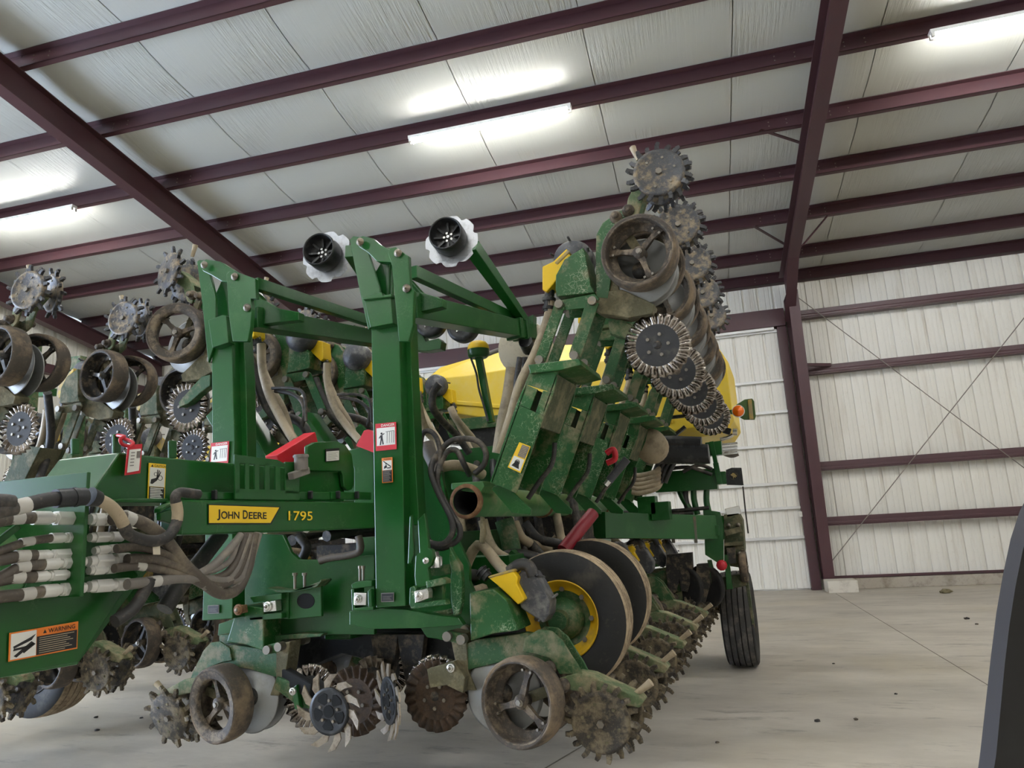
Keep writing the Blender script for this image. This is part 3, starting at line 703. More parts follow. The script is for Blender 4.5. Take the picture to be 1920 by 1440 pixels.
q.prism(PY([(472, 535), (490, 560), (520, 578), (560, 585), (560, 600), (472, 610)], 3.48), (0, .06, 0), m_green); PA('marker_arm', q)
q = MB(); a, b = aY(660, 470, 3.6), aY(755, 625, 4.8); q.bar(a, b, .09, .085, m_green, w2=.06, h2=.06); PA('marker_disc_arm', q)

# wing tube with its open rusty end, flanges and the fold-up arms of the raised rank
c0 = aY(873, 940, 3.55); c1 = V((c0.x, 3.55+4.3, c0.z)); q = MB()
q.lathe([(.071, 0), (.084, .0), (.084, .012), (.084, .012), (.084, 4.3)], c0, (0, 1, 0), m_green_l, 32, cap=False); q.lathe([(.071, 0), (.071, .7), (0, .7)], c0, (0, 1, 0), m_dark, 32, cap=False)  # inside lined black, so the shade is in the colour
PA('rock_shaft_tube', q, 'dusty green round tube with a dark open end', 0)
q = MB(); q.lathe([(.072, -.006), (.09, -.006), (.094, .012), (.09, .03), (.084, .034)], c0, (0, 1, 0), m_rust, 32, cap=False); PA('tube_rim', q, 'rusty tube rim', 0)
for yy in (1.28, 2.2, 3.0):
    q = MB(); q.lathe([(.084, 0), (.094, 0), (.094, .03), (.084, .03)], c0+V((0, yy, 0)), (0, 1, 0), m_rust, 28, cap=False); PA('tube_clamp', q, bevel=0)
q = MB(); plateY(q, [(846, 906), (905, 902), (908, 912), (900, 925), (846, 918)], 3.58, .2, m_green_l); PA('tube_saddle', q)
for k in range(5):
    Yk = 3.45+SP*k
    base = [(918, 905), (938, 842), (962, 772), (994, 698), (1047, 690), (1036, 745), (1000, 830), (966, 920)]
    slot = [(996, 765), (1006, 738), (1014, 728), (1020, 736), (1012, 760), (1000, 776)]
    o = PY(base, 3.45); dv = V((0, Yk-3.45, 0))
    q = MB()
    for dy in (0, .36):
        # plate with slot: split into strips round the slot
        L = [PY([p], 3.45)[0]+dv+V((0, dy, 0)) for p in [(918, 905), (966, 922), (1000, 832), (1014, 797), (985, 770), (955, 790)]]
        q.prism([PY([p], 3.45)[0]+dv+V((0, dy, 0)) for p in [(918, 905), (968, 925), (1020, 780), (968, 757)]], (0, .012, 0), m_green_s)
        q.prism([PY([p], 3.45)[0]+dv+V((0, dy, 0)) for p in [(968, 757), (994, 768), (1008, 730), (984, 720)]], (0, .012, 0), m_green_s)
        q.prism([PY([p], 3.45)[0]+dv+V((0, dy, 0)) for p in [(1004, 773), (1020, 780), (1038, 737), (1018, 732)]], (0, .012, 0), m_green_s)
        q.prism([PY([p], 3.45)[0]+dv+V((0, dy, 0)) for p in [(984, 720), (1038, 737), (1048, 690), (994, 695)]], (0, .012, 0), m_green_s)
    a = [PY([p], 3.45)[0]+dv for p in [(1012, 800), (1046, 702), (1020, 702), (1000, 780)]]; q.prism([a[0], a[1], a[1]+V((0, .36, 0)), a[0]+V((0, .36, 0))], (-.012, 0, 0), m_olive)
    a = [PY([p], 3.45)[0]+dv for p in [(920, 905), (985, 722)]]; q.prism([a[0], a[1], a[1]+V((0, .36, 0)), a[0]+V((0, .36, 0))], (.012, 0, 0), m_green_d)
    PA('lift_arm', q, bevel=.003)
    q = MB(); t = [PY([p], 3.42)[0]+dv for p in [(990, 684), (1085, 672), (1090, 684), (1050, 694), (994, 700)]]; q.prism(t, (0, .44, 0), m_green_s); PA('arm_cap', q)
    q = MB(); t = [PY([p], 3.5)[0]+dv for p in [(922, 918), (925, 912), (940, 908), (955, 915), (996, 955), (994, 965), (960, 962)]]; q.prism(t, (0, .02, 0), m_green); PA('gusset', q)
    if k < 4:
        q = MB(); t = [V((0, dv.y, 0))+aY(*p, 3.7) for p in ((1040, 830), (1035, 870), (1010, 905), (990, 935))]; q.tube(t, .014, m_hosek, 8); PA('hydraulic_hose', q, bevel=0)
        q = MB(); t = [V((0, dv.y, 0))+aY(*p, 3.72) for p in ((1122, 842), (1082, 890))]; q.cyl(t[0], t[1], .026, m_blkg, 12); q.cyl(t[0].lerp(t[1], .5), t[1]+(t[1]-t[0])*.2, .018, m_chrome, 12); PA('damper', q, bevel=0) if k == 1 else None
q = MB(); p = aY(1146, 855, 4.6); q.tube([aY(1137, 850, 4.6), aY(1150, 843, 4.6), aY(1153, 860, 4.6), aY(1138, 868, 4.6)], .02, m_red, 8); PA('hose_grip', q, 'pinkish red hose handle', 0)
# red cylinder under the tube, its shade put into the paint colour
q = MB(); q.cyl(aY(1112, 962, 4.7), aY(1056, 1032, 4.45), .042, m_red_shade, 18); PA('lift_cylinder', q, 'red hydraulic cylinder darkened as if in shade', 0)
# wing toolbar along the row units
q = MB(); q.bar(V((LO.x-.52, 3.72, 1.02)), V((LO.x-.52, 9.2, 1.02)), .18, .18, m_green); PA('wing_toolbar', q, 'green square tube carrying the right-hand row units', .01)
q = MB(); q.bar(V((2*MID-LO.x+.52, 3.72, 1.02)), V((2*MID-LO.x+.52, 9.2, 1.02)), .18, .18, m_green); PA('wing_toolbar', q, 'green square tube carrying the left-hand row units', .01)
q = MB(); q.bar(V((2*MID-c0.x, 3.6, c0.z)), V((2*MID-c0.x, 8, c0.z)), .16, .16, m_green); PA('rock_shaft_tube', q)
for k in range(4):
    q = MB(); x0 = 2*MID-c0.x; q.bar(V((x0, 3.6+SP*k, c0.z)), V((lr.x+.45, 3.6+SP*k, 2.35)), .2, .2, m_green, up=(0, 1, 0)); PA('lift_arm', q)
# hinge end plates
q = MB(); plateY(q, [(782, 860), (800, 858), (826, 880), (842, 960), (862, 1020), (880, 1062), (880, 1090), (890, 1112), (884, 1130), (886, 1200), (858, 1205), (800, 1195), (770, 1150), (772, 1000)], 3.62, .03, m_green); PA('end_plate', q, None, .003)
q = MB(); plateY(q, [(471, 1000), (530, 1003), (545, 1036), (560, 1049), (602, 1050), (640, 1046), (702, 1040), (702, 1190), (605, 1190), (606, 1186), (520, 1194), (408, 1192), (410, 1170), (438, 1160), (440, 1003)], 3.55, .03, m_green); PA('hinge_plate', q, None, .004)
q = MB(); plateY(q, [(655, 1146), (700, 1140), (760, 1142), (800, 1150), (858, 1158), (868, 1172), (790, 1178), (690, 1180), (655, 1172)], 3.36, .05, m_green); PA('lower_plate', q)
q = MB()      # shelf bracket with a dark disc painting the shade of a round hole
ring = [(573+16.5*math.cos(a), 1127+14.5*math.sin(a)) for a in [2*pi*i/24 for i in range(24)]]
plateY(q, [(541, 1108), (570, 1105), (585, 1103), (602, 1090), (603, 1156), (541, 1161)], 3.45, .02, m_green); plateY(q, [(528, 1108), (541, 1108), (541, 1161), (530, 1160)], 3.44, .04, m_green)
plateY(q, [(498, 1102), (520, 1106), (544, 1107), (580, 1102), (594, 1098), (601, 1086), (603, 1090), (590, 1102), (545, 1111), (518, 1111)], 3.4, .1, m_green_d); PA('shelf_bracket', q)
q = MB(); q.prism([aY(x, y, 3.448) for x, y in ring], (0, .006, 0), m_dark); PA('bore_shade', q, 'dark disc in place of a shaded round hole', 0)
for x in (553, 571):
    q = MB(); q.cyl(aY(x, 1104, 3.42), aY(x, 1078, 3.42), .008, m_bolt, 8); q.cyl(aY(x, 1079, 3.42), aY(x, 1074, 3.42), .014, m_bolt, 6); PA('long_bolt', q, bevel=0)
for x in (675, 681):
    q = MB(); q.cyl(aY(x, 1092, 3.35), aY(x, 1064, 3.35), .007, m_bolt, 8); q.cyl(aY(x, 1066, 3.35), aY(x, 1061, 3.35), .01, m_bolt, 6); PA('long_bolt', q, bevel=0)
q = MB(); plateY(q, [(468, 1120), (528, 1112), (528, 1124), (475, 1130)], 3.4, .08, m_green); plateY(q, [(466, 1155), (520, 1148), (528, 1150), (528, 1160), (468, 1164)], 3.4, .08, m_green); PA('pin_cage', q)
q = MB(); plateY(q, [(492, 1130), (516, 1126), (518, 1146), (494, 1148)], 3.38, .05, m_chrome); pin(q, 503, 1137, 3.38, .028); PA('hinge_pin', q, 'bright steel pin block')
q = MB(); plateY(q, [(658, 1096), (668, 1090), (697, 1088), (697, 1100), (660, 1104)], 3.3, .1, m_green); plateY(q, [(658, 1104), (664, 1104), (666, 1140), (700, 1136), (700, 1144), (660, 1146)], 3.33, .1, m_green); PA('pin_cage', q)
q = MB(); plateY(q, [(664, 1111), (687, 1112), (686, 1135), (663, 1135)], 3.32, .05, m_chrome); pin(q, 673, 1123, 3.32, .02); PA('hinge_pin', q, 'bright steel pin block')
q = MB(); plateY(q, [(689, 1108), (695, 1104), (698, 1138), (690, 1138)], 3.27, .03, m_green); PA('keeper', q)
q = MB(); plateY(q, [(440, 1136), (452, 1135), (454, 1150), (440, 1152)], 3.3, .05, m_rust); pin(q, 448, 1143, 3.3, .03, m_rust); PA('hinge_pin', q, 'rusty pin')
# right-hand hinge hardware
q = MB(); plateY(q, [(783, 975), (796, 962), (800, 1000), (803, 1028), (810, 1030), (813, 1045), (808, 1060), (802, 1066), (806, 1090), (800, 1100), (780, 1104), (777, 1080), (779, 1042), (786, 1036)], 3.25, .03, m_green); plateY(q, [(768, 968), (772, 965), (776, 1040), (770, 1056), (764, 1058)], 3.3, .02, m_green); PA('hinge_arm', q)
q = MB(); pin(q, 799, 1051, 3.24, .016, ln=.012); PA('pivot_pin', q, bevel=0)
q = MB(); plateY(q, [(768, 1102), (776, 1098), (780, 1104), (780, 1130), (834, 1124), (837, 1134), (772, 1142), (767, 1134)], 3.22, .05, m_green_s); plateY(q, [(798, 1090), (828, 1083), (836, 1087), (836, 1095), (800, 1103)], 3.22, .06, m_green_s)
plateY(q, [(806, 1100), (830, 1098), (830, 1126), (808, 1128)], 3.28, .04, m_green_s); PA('hinge_bracket', q)
q = MB(); plateY(q, [(777, 1108), (800, 1103), (803, 1110), (803, 1122), (778, 1131)], 3.19, .05, m_chrome); pin(q, 787, 1117, 3.19, .02); PA('hinge_pin', q, 'bright steel pin block')
q = MB(); plateY(q, [(842, 1025), (850, 1040), (863, 1060), (866, 1090), (866, 1130), (860, 1152), (850, 1155), (846, 1130), (844, 1090), (846, 1070), (842, 1050)], 3.4, .04, m_green_s); plateY(q, [(806, 1062), (842, 1058), (846, 1074), (826, 1080), (808, 1080)], 3.42, .08, m_green_s); plateY(q, [(800, 1150), (842, 1143), (846, 1150), (830, 1158), (818, 1166), (804, 1160)], 3.42, .08, m_green_s); PA('hinge_bracket', q)
q = MB(); p = aY(816, 1064, 3.42); q.lathe([(.04, 0), (.04, .05), (.025, .06), (.022, .08), (0, .08)], p, (0, 0, 1), m_chrome, 14); PA('vertical_pin', q, bevel=0)

# tongue: sloped-nose box beam, sign rail, lower plate
XT = -2.06; dirT = V((0, 1, 0)); nrm = V((-1, 0, 0))
if nrm.x > 0: nrm = -nrm
q = MB()
d0 = V((XT, 0, 0))
def onpl(x, y):      # vertical plane through the beam's near side
    n = V((dirT.y, -dirT.x, 0)); return hit(x, y, n, n.dot(d0))
prof = [onpl(*p) for p in ((224, 848), (352, 862), (646, 885), (646, 940), (160, 940))]
q.prism(prof, nrm*.28, m_green); PA('tongue_beam', q, 'green box beam with a sloped nose', .006)
q = MB(); q.prism([onpl(*p) for p in ((215, 936), (300, 936), (300, 944), (170, 944))], nrm*-.04, m_green); PA('beam_flange', q)
for x, y0, y1 in ((156, 820, 850), (233, 812, 850), (262, 832, 852), (337, 824, 858)):
    q = MB(); a = onpl(x-6, y0)+nrm*.03; b = onpl(x+7, y0+1)+nrm*.03; c_ = onpl(x+7, y1)+nrm*.03; d_ = onpl(x-6, y1)+nrm*.03; q.prism([a, b, c_, d_], nrm*.012, m_green); PA('lug', q, None, .003)
rl, rr = aX(338, 970, -1.95), aX(702, 967, -1.9)
dR = V((rr.x-rl.x, rr.y-rl.y, 0)).normalized(); nR = V((dR.y, -dR.x, 0)); nR = nR if nR.y < 0 else -nR
def onrail(x, y, off=0.): return hit(x, y, nR, nR.dot(rl)+off)
q = MB(); q.prism([onrail(*p) for p in ((339, 937), (702, 942), (702, 990), (560, 996), (340, 1003))], -nR*.1, m_green); PA('sign_rail', q, 'green rail carrying the yellow name plate', .006)
q = MB(); q.prism([onrail(*p) for p in ((339, 937), (343, 939), (310, 955), (300, 962), (300, 954), (312, 946))], -nR*.03, m_green); q.prism([onrail(*p) for p in ((340, 1003), (330, 985), (300, 975), (300, 962), (338, 950))], -nR*.02, m_green); PA('rail_gusset', q)
for x0, x1 in ((342, 400), (405, 440), (560, 618), (622, 672), (674, 696)):
    q = MB(); q.prism([onrail(*p, -.03) for p in ((x0, 922), (x1, 923), (x1, 937), (x0, 936))], -nR*.02, m_green); PA('clip_plate', q, None, .002)
for x in (402, 486, 582, 634, 669):
    q = MB(); p = onrail(x, 928, -.02); q.box(p, dR*.006, nR*.012, ZZ*.018, m_blk); PA('cable_tie', q)
q = MB()      # slotted hose comb
cb = lambda x, y: onrail(x, y, .0) 
for x0, x1 in ((441, 450), (460, 468), (478, 487), (497, 506), (517, 526), (535, 562)):
    q.prism([cb(x0, 866), cb(x1, 866), cb(x1, 926), cb(x0, 926)], -nR*.008, m_green)
q.prism([cb(441, 852), cb(520, 862), cb(533, 868), cb(560, 872), cb(562, 880), cb(441, 868)], -nR*.008, m_green)
q.prism([cb(441, 916), cb(562, 920), cb(562, 938), cb(441, 936)], -nR*.008, m_green)
PA('hose_comb', q, 'slotted green hose comb', .002)
q = MB(); p0 = aX(565, 881, -1.9); p1 = aX(564, 852, -1.9); q.cyl(p0, p1, .029, m_hoseg, 24); q.cyl(p1+(p0-p1)*.05, p1+(p0-p1)*.2, .033, m_hoseg, 24); q.bar(aX(545, 893, -1.9), aX(576, 882, -1.9), .03, .03, m_hoseg); PA('grey_cap', q, 'light grey plastic cap')
q = MB(); q.prism(PX([(577, 836), (590, 829), (632, 827), (648, 834), (660, 852), (664, 880), (664, 908), (660, 918), (652, 920), (645, 912), (643, 890), (640, 884), (577, 882)], -2.03), (-.02, 0, 0), m_green); PA('hook_plate', q); q = MB(); q.prism(PY([(650, 845), (700, 832), (702, 990), (664, 990), (664, 880)], 3.5), (0, .02, 0), m_green); PA('side_plate', q)
q = MB(); q.bar(aX(512, 868, -2.2), aX(584, 824, -2.2), .07, .075, m_red); PA('stop_channel', q, 'red painted steel channel')
q = MB(); q.prism(PY([(667, 836), (682, 807), (690, 805), (706, 812), (706, 851)], 3.45), (0, .08, 0), m_red); PA('stop_channel', q, 'red painted steel channel half hidden by the post')
XP = -2.02
q = MB(); q.prism([aX(*p, XP) for p in ((-60, 1128), (60, 1100), (160, 1078), (250, 1062), (262, 1080), (228, 1118), (148, 1243), (-60, 1282))], (-.03, 0, 0), m_green); PA('tongue_side_plate', q, 'lower green tongue plate with the orange warning decal', .006)
q = MB(); q.prism([aX(-60, 1135, XP), aX(40, 1108, XP), aX(105, 990, XP-.2), aX(-60, 985, XP-.2)], (0, 0, -.015), m_green_l); q.prism([aX(40, 1108, XP), aX(160, 1080, XP), aX(160, 985, XP-.2), aX(105, 990, XP-.2)], (0, 0, -.015), m_green); PA('tongue_slope', q)  # first panel takes a lighter green in place of light from above
q = MB(); q.prism([aX(*p, XP-.24) for p in ((-60, 955), (168, 884), (168, 1000), (250, 1010), (300, 1040), (148, 1243), (-60, 1282))], (-.03, 0, 0), m_green); q.prism([aX(*p, XP) for p in ((-60, 1275), (148, 1240), (148, 1246), (-60, 1282))], (-.26, 0, 0), m_green); PA('tongue_side_plate', q)
pb = aX(163, 900, XP+.11); YB = pb.y
q = MB(); z1 = aX(166, 885, XP+.11).z; z0 = aX(158, 1118, XP+.11).z
q.prism([V((XP-.02, YB, z0)), V((XP+.11, YB, z0)), V((XP+.11, YB, z1)), V((XP-.3, YB, z1)), V((XP-.3, YB, z1-.2))], (0, .012, 0), m_green); PA('hose_bulkhead', q, None, .002)
q = MB(); q.bar(aX(-20, 1028, XP+.04), aX(36, 985, XP+.04), .01, .02, m_green); PA('stay_rod', q)
# hydraulic hoses and their fittings through the bulkhead
XH = XP+.055
def fitting(q, pts, r):
    (xa, ya), (xb, yb) = pts; a = aX(xa, ya, XH); b = aX(xb, yb, XH); d = b-a
    for t0, t1, k, sg in ((0, .34, 1.15, 16), (.34, .42, .8, 16), (.42, .48, 1.0, 16), (.48, .86, 1.3, 6), (.86, 1, .95, 12)):
        q.cyl(a+d*t0, a+d*t1, r*k, m_plated, sg)
def hose(pts, r, m, name='hydraulic_hose', bands=(), ds=None):
    q = MB(); q.tube(pts, r, m, 12, 6)
    for i in bands:
        a = V(pts[i]); d = (V(pts[i+1])-a).normalized(); q.cyl(a-d*.018, a+d*.018, r*1.06, m_band, 14)
    return PA(name, q, bevel=0)
def hp(x, y): return aX(x, y, XH)
def hz(x, y, k=0): return aX(x, y, -1.93) + FWD*k
# left sides
for P in ([(-40, 985), (0, 977), (30, 972), (64, 971)], [(-40, 1046), (0, 1033), (50, 1016), (96, 1009)], [(-40, 1058), (0, 1050), (40, 1043), (66, 1042)], [(-40, 1104), (0, 1084), (40, 1064), (82, 1058)], [(-40, 1098), (0, 1088), (30, 1083), (64, 1082)], [(-40, 1126), (0, 1119), (50, 1114), (82, 1109)]):
    hose([hp(*p) for p in P], .0165 if P[0][1] != 1046 else .012, m_hoseb, bands=(2,))
q = MB()
for pts, r in ((((62, 971), (148, 972)), .017), (((95, 1009), (158, 1007)), .013), (((64, 1042), (138, 1038)), .013), (((80, 1058), (158, 1053)), .0155), (((62, 1082), (130, 1077)), .0135), (((78, 1109), (158, 1102)), .016)): fitting(q, pts, r)
for pts, r in ((((168, 974), (212, 974)), .017), (((168, 1008), (228, 1006)), .014), (((176, 1033), (220, 1028)), .012), (((166, 1053), (240, 1048)), .017), (((166, 1070), (216, 1066)), .013), (((166, 1100), (240, 1095)), .017)):
    (xa, ya), (xb, yb) = pts; fitting(q, ((xb, yb), (xa, ya)), r)
PA('hose_fittings', q, 'bright plated hydraulic couplings')
hose([hz(210, 973), hz(240, 972), hz(275, 985), hz(310, 1012), hz(345, 1058), hz(378, 1088), hz(412, 1112), hz(442, 1106), hz(462, 1070), hz(476, 1000)], .021, m_hoseb, bands=(1,))
hose([hz(218, 1029), hz(260, 1026), hz(310, 1040), hz(350, 1066), hz(385, 1085), hz(425, 1075), hz(448, 1040), hz(460, 1000)], .014, m_hoseb)
hose([hz(238, 1049), hz(285, 1049), hz(330, 1062), hz(370, 1082), hz(410, 1098), hz(440, 1080), hz(458, 1040), hz(468, 1000)], .017, m_hoseb)
hose([hz(214, 1066), hz(262, 1061), hz(310, 1070), hz(360, 1086), hz(400, 1106), hz(436, 1112), hz(460, 1085), hz(474, 1000)], .014, m_hoseb, bands=(1,))
hose([hz(238, 1096), hz(290, 1090), hz(340, 1084), hz(400, 1087), hz(445, 1086), hz(464, 1070), hz(472, 1040), hz(484, 1000)], .017, m_hoseg, bands=(1,))
hose([hz(370, 1078), hz(400, 1060), hz(430, 1030), hz(452, 1003)], .015, m_hoseg)
hose([hz(372, 1088), hz(410, 1100), hz(440, 1070), hz(455, 1030), hz(466, 1003)], .016, m_hoseg)
hose([hz(380, 1095), hz(415, 1112), hz(444, 1100), hz(458, 1060), hz(470, 1003)], .016, m_hoseg)
hose([hz(385, 1072), hz(405, 1068), hz(432, 1050), hz(444, 1020), hz(452, 1003)], .011, m_hoseg)
def hc(x, y): return aX(x, y, -1.87)
hose([hc(-40, 962), hc(0, 957), hc(40, 949), hc(90, 937), hc(150, 932)], .02, m_hosek, 'wiring_conduit', bands=(2,))
q = MB(); q.cyl(hc(104, 935), hc(158, 931), .026, m_blk, 18); q.cyl(hc(134, 933), hc(142, 932), .028, m_blk, 18); q.cyl(hc(168, 931), hc(185, 936), .028, m_blk, 18, r2=.022); PA('conduit_plug', q, bevel=0)
hose([hc(183, 936), hc(205, 948), hc(222, 966), hc(232, 985)], .0185, m_hoset, 'wiring_conduit')
hose([hc(232, 985), hc(240, 1000), hc(255, 1008), hc(280, 1014), hc(300, 1013), hc(318, 1003), hc(329, 985), hc(332, 975)], .018, m_hosek, 'wiring_conduit')
hose([hc(332, 977), hc(333, 960), hc(330, 942)], .0185, m_hoset, 'wiring_conduit')
hose([hc(330, 944), hc(329, 932), hc(336, 924), hc(350, 924), hc(372, 927)], .017, m_hosek, 'wiring_conduit')
hose([hc(-40, 945), hc(0, 942), hc(22, 944)], .022, m_hosek, 'wiring_conduit')
q = MB(); q.prism([hc(286, 1015), hc(299, 1015), hc(300, 1040), hc(287, 1040)], FWD*.003, m_tanfan); PA('wire_label', q, 'tan paper wire label', 0)
hose([hz(280, 1085), hz(275, 1100), hz(250, 1140), hz(215, 1165)], .02, m_hosek)
hose([hz(150, 1245, .5), hz(190, 1190, .5), hz(250, 1120, .5), hz(300, 1060, .5)], .03, m_hosek)

# big loops of black hose beside the right post
def loop(pts, r, Y, m=m_hosek, name='hydraulic_hose'):
    q = MB(); q.tube([aY(x, y, Y+dy) for x, y, dy in pts], r, m, 12, 6); return PA(name, q, bevel=0)
loop([(798, 990, 0), (805, 1015, 0), (830, 1020, 0), (848, 1000, 0), (845, 970, 0), (820, 920, 0), (808, 880, 0), (822, 850, .1), (850, 825, .2), (890, 825, .2), (910, 845, .2), (908, 870, .2), (890, 888, .2)], .016, 3.42)
loop([(802, 1020, 0), (830, 1027, 0), (858, 1012, 0), (862, 990, 0), (845, 960, 0), (822, 915, 0), (822, 880, 0), (838, 848, .1), (856, 845, .1), (870, 870, .1), (880, 890, .2)], .016, 3.46)
loop([(787, 850, 0), (792, 815, 0), (805, 808, 0), (818, 820, 0), (825, 845, 0), (822, 870, 0)], .014, 3.5)
loop([(800, 830, 0), (806, 850, 0), (815, 870, 0), (818, 885, 0)], .04, 3.6, m_hoseg, 'corrugated_hose')
loop([(815, 880, 0), (850, 872, 0), (880, 878, .1), (905, 890, .2)], .03, 3.7, m_hoset, 'seed_hose')
loop([(824, 720, 0), (812, 738, 0), (812, 765, 0), (830, 790, .2), (855, 815, .4), (880, 850, .5)], .028, 4.6, m_hosek)
loop([(780, 735, 0), (784, 760, 0), (795, 800, .1), (815, 825, .2), (828, 850, .2)], .03, 4.4, m_hoset, 'seed_hose')
loop([(845, 765, 0), (855, 785, 0), (872, 806, .1), (890, 830, .2), (905, 880, .3)], .03, 5.2, m_hoset, 'seed_hose')
loop([(962, 690, 0), (955, 740, 0), (945, 790, 0), (936, 850, 0)], .05, 4.6, m_hoset, 'seed_hose')
loop([(975, 670, 0), (968, 720, 0), (968, 760, 0), (950, 810, 0)], .018, 4.0); loop([(984, 670, 0), (983, 720, 0), (975, 760, 0), (958, 815, 0)], .018, 4.05)
# seed hoses of the left raised rank, hanging beside the left post
for (dx, dy, Y) in ((0, 0, 3.75), (123, 40, 4.5)):
    loop([(490+dx, 645+dy*.9, 0), (492+dx, 690+dy*.8, 0), (505+dx, 740+dy*.6, -.02), (530+dx, 790+dy*.3, -.05), (553+dx, 828, -.1)], .028, Y-.1, m_hoset, 'seed_hose')
    loop([(468+dx, 670+dy, 0), (480+dx, 710+dy*.8, 0), (500+dx, 760+dy*.5, 0), (530+dx, 800+dy*.2, 0), (550+dx, 826, 0)], .03, Y-.05, m_hosek)
    loop([(516+dx, 733+dy*.3, 0), (545+dx, 738+dy*.3, 0), (565+dx, 752+dy*.3, 0), (571+dx, 775, 0), (566+dx, 800, 0)], .013, Y-.1)
    loop([(510+dx, 728+dy*.3, 0), (548+dx, 728+dy*.3, 0), (570+dx, 740+dy*.3, 0), (574+dx, 790, 0)], .010, Y-.12)
    loop([(525+dx, 780, 0), (560+dx, 790, 0), (576+dx, 812, 0), (570+dx, 830, 0)], .03, Y+.1)
# under-frame hoses and dark pieces between the posts
loop([(672, 1005, 0), (676, 1030, 0), (660, 1040, 0), (620, 1046, 0), (600, 1052, 0)], .02, 3.5, m_hoseb)
loop([(560, 1005, 0), (575, 1025, 0), (568, 1045, 0), (562, 1060, 0)], .03, 3.8)
q = MB(); q.bar(V((-2.75, 4.1, 1.2)), V((-1.5, 4.1, 1.2)), .25, .3, m_green); PA('cross_frame', q)
q = MB(); q.bar(V((MID, 3.6, 1.35)), V((MID, 9, 1.35)), .3, .3, m_green); PA('centre_beam', q)
q = MB(); q.bar(V((-3.0, 4.4, .95)), V((-1.3, 4.4, .95)), .35, .3, m_blk); PA('cross_frame', q)  # coloured black to put shade into the space below the frame
q = MB(); q.bb((-2.75, 5.4, 1.15), (-1.5, 6.0, 1.75), m_castd); q.bb((-2.6, 5.3, 1.75), (-1.7, 5.7, 2.15), m_green); PA('centre_frame_tower', q)
q = MB()
for i in range(14):
    x = -2.75+i*.1; y = 5.1+.12*(i % 3); z = 1.3+.06*(i % 4)
    q.tube([V((x-.2, y+.6, z+.7)), V((x-.05, y+.1, z+.55)), V((x+.05, y-.1, z+.2)), V((x+.1, y, z-.2)), V((x+.3, y+.4, z-.35))], .03, (m_hoset, m_hosek, m_hosek, m_blk)[i % 4], 8)
PA('hose_bundle', q, 'tangle of tan and black seed hoses', 0)
for i, (dx, z, m) in enumerate(((-.08, 1.17, m_hosek), (.0, 1.16, m_blk), (.07, 1.18, m_hoset), (-.03, 1.23, m_hosek), (.05, 1.24, m_hosek))):
    q = MB(); q.tube([V((LO.x-.5+dx+.02*math.sin(k*1.7+i), 3.75+k*.55, z+.025*math.sin(k*2.1+i*2))) for k in range(10)], .034, m, 8, 3); PA('toolbar_hose', q, bevel=0)
for k in range(6):
    q = MB(); q.tube([V((LO.x-.5, 3.8+SP*k, 1.2)), V((LO.x-.35, 3.75+SP*k, 1.42)), V((LO.x-.2, 3.7+SP*k, 1.3)), V((LO.x-.05, 3.62+SP*k, 1.2))], .03, m_hosek if k % 2 else m_hoset, 8); PA('seed_hose', q, bevel=0)
q = MB(); q.bb((-3.25, 4.6, 1.12), (-2.85, 8.5, 1.46), m_castd); PA('hose_trough', q)
for i in range(7):
    q = MB(); q.tube([V((-2.75-.09*i+.03*math.sin(k*1.3+i), 4.0+k*.6, 1.52+.05*(i % 3)+.05*math.sin(k*1.9+i*2))) for k in range(8)], .036, (m_hosek, m_blk, m_hoset)[i % 3], 8, 3); PA('toolbar_hose', q, bevel=0)
m_petal = mat('worn_finger_steel', (160, 148, 132), .3, .45, (92, 78, 62), .4, 14)
m_rustc = mat('muddy_coulter_steel', (74, 56, 40), .7, .2, (46, 38, 30), .5, 20, bump=.6)
# ground-engaging pieces between the near units
q = MB(); c = aY(622, 1332, 3.38); fluted(q, c+V((.06, .12, .02)), (0, 1, 0), .175, m_rustc, m_rustc, 22); PA('coulter', q, 'fluted steel coulter', 0)
def fingers(c, ax, r, nm='row_cleaner_wheel', label='steel finger wheel with five dark patches for shaded openings'):
    q = MB(); ax = V(ax).normalized(); t = V((0, 0, 1)); a = ax.cross(t).normalized(); b = ax.cross(a); n = 11
    q.lathe([(.04, -.012), (r*.78, -.01), (r*.9, -.014), (r*.9, .004), (.04, .01)], c, ax, m_blk, 36)
    for i in range(n):
        g = 2*pi*i/n
        def d(h, k): return c+(a*math.cos(g+h)+b*math.sin(g+h))*r*k
        q.prism([d(-.13, .84)-ax*.006, d(.13, .84)-ax*.006, d(.27, 1.14)-ax*.012, d(.44, 1.5)-ax*.022, d(.2, 1.42)-ax*.018, d(-.06, 1.14)-ax*.01], ax*.009, m_petal)
    for i in range(5):
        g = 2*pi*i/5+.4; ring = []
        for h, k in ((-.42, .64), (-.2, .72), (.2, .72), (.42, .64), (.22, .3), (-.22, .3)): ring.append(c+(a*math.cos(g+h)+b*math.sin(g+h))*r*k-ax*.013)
        q.prism(ring, ax*.004, m_dark)  # dark patches on the solid hub paint its shaded openings
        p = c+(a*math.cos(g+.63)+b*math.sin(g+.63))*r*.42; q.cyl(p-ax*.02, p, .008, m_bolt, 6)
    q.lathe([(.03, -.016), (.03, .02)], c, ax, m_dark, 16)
    return PA(nm, q, label, 0)
q = MB(); plateY(q, [(520, 1192), (870, 1180), (872, 1215), (850, 1250), (780, 1225), (700, 1240), (640, 1225), (560, 1260), (515, 1230)], 3.85, .3, m_blk); PA('shade_sheet', q, 'black sheet standing in for the shade below the frame')  # black sheet added where the underside is only in shade
fingers(aY(619, 1333, 3.28), (0, 1, 0), .125)
fingers(aY(732, 1313, 3.36), (.62, .72, .0), .125, label='steel finger wheel turned sideways')
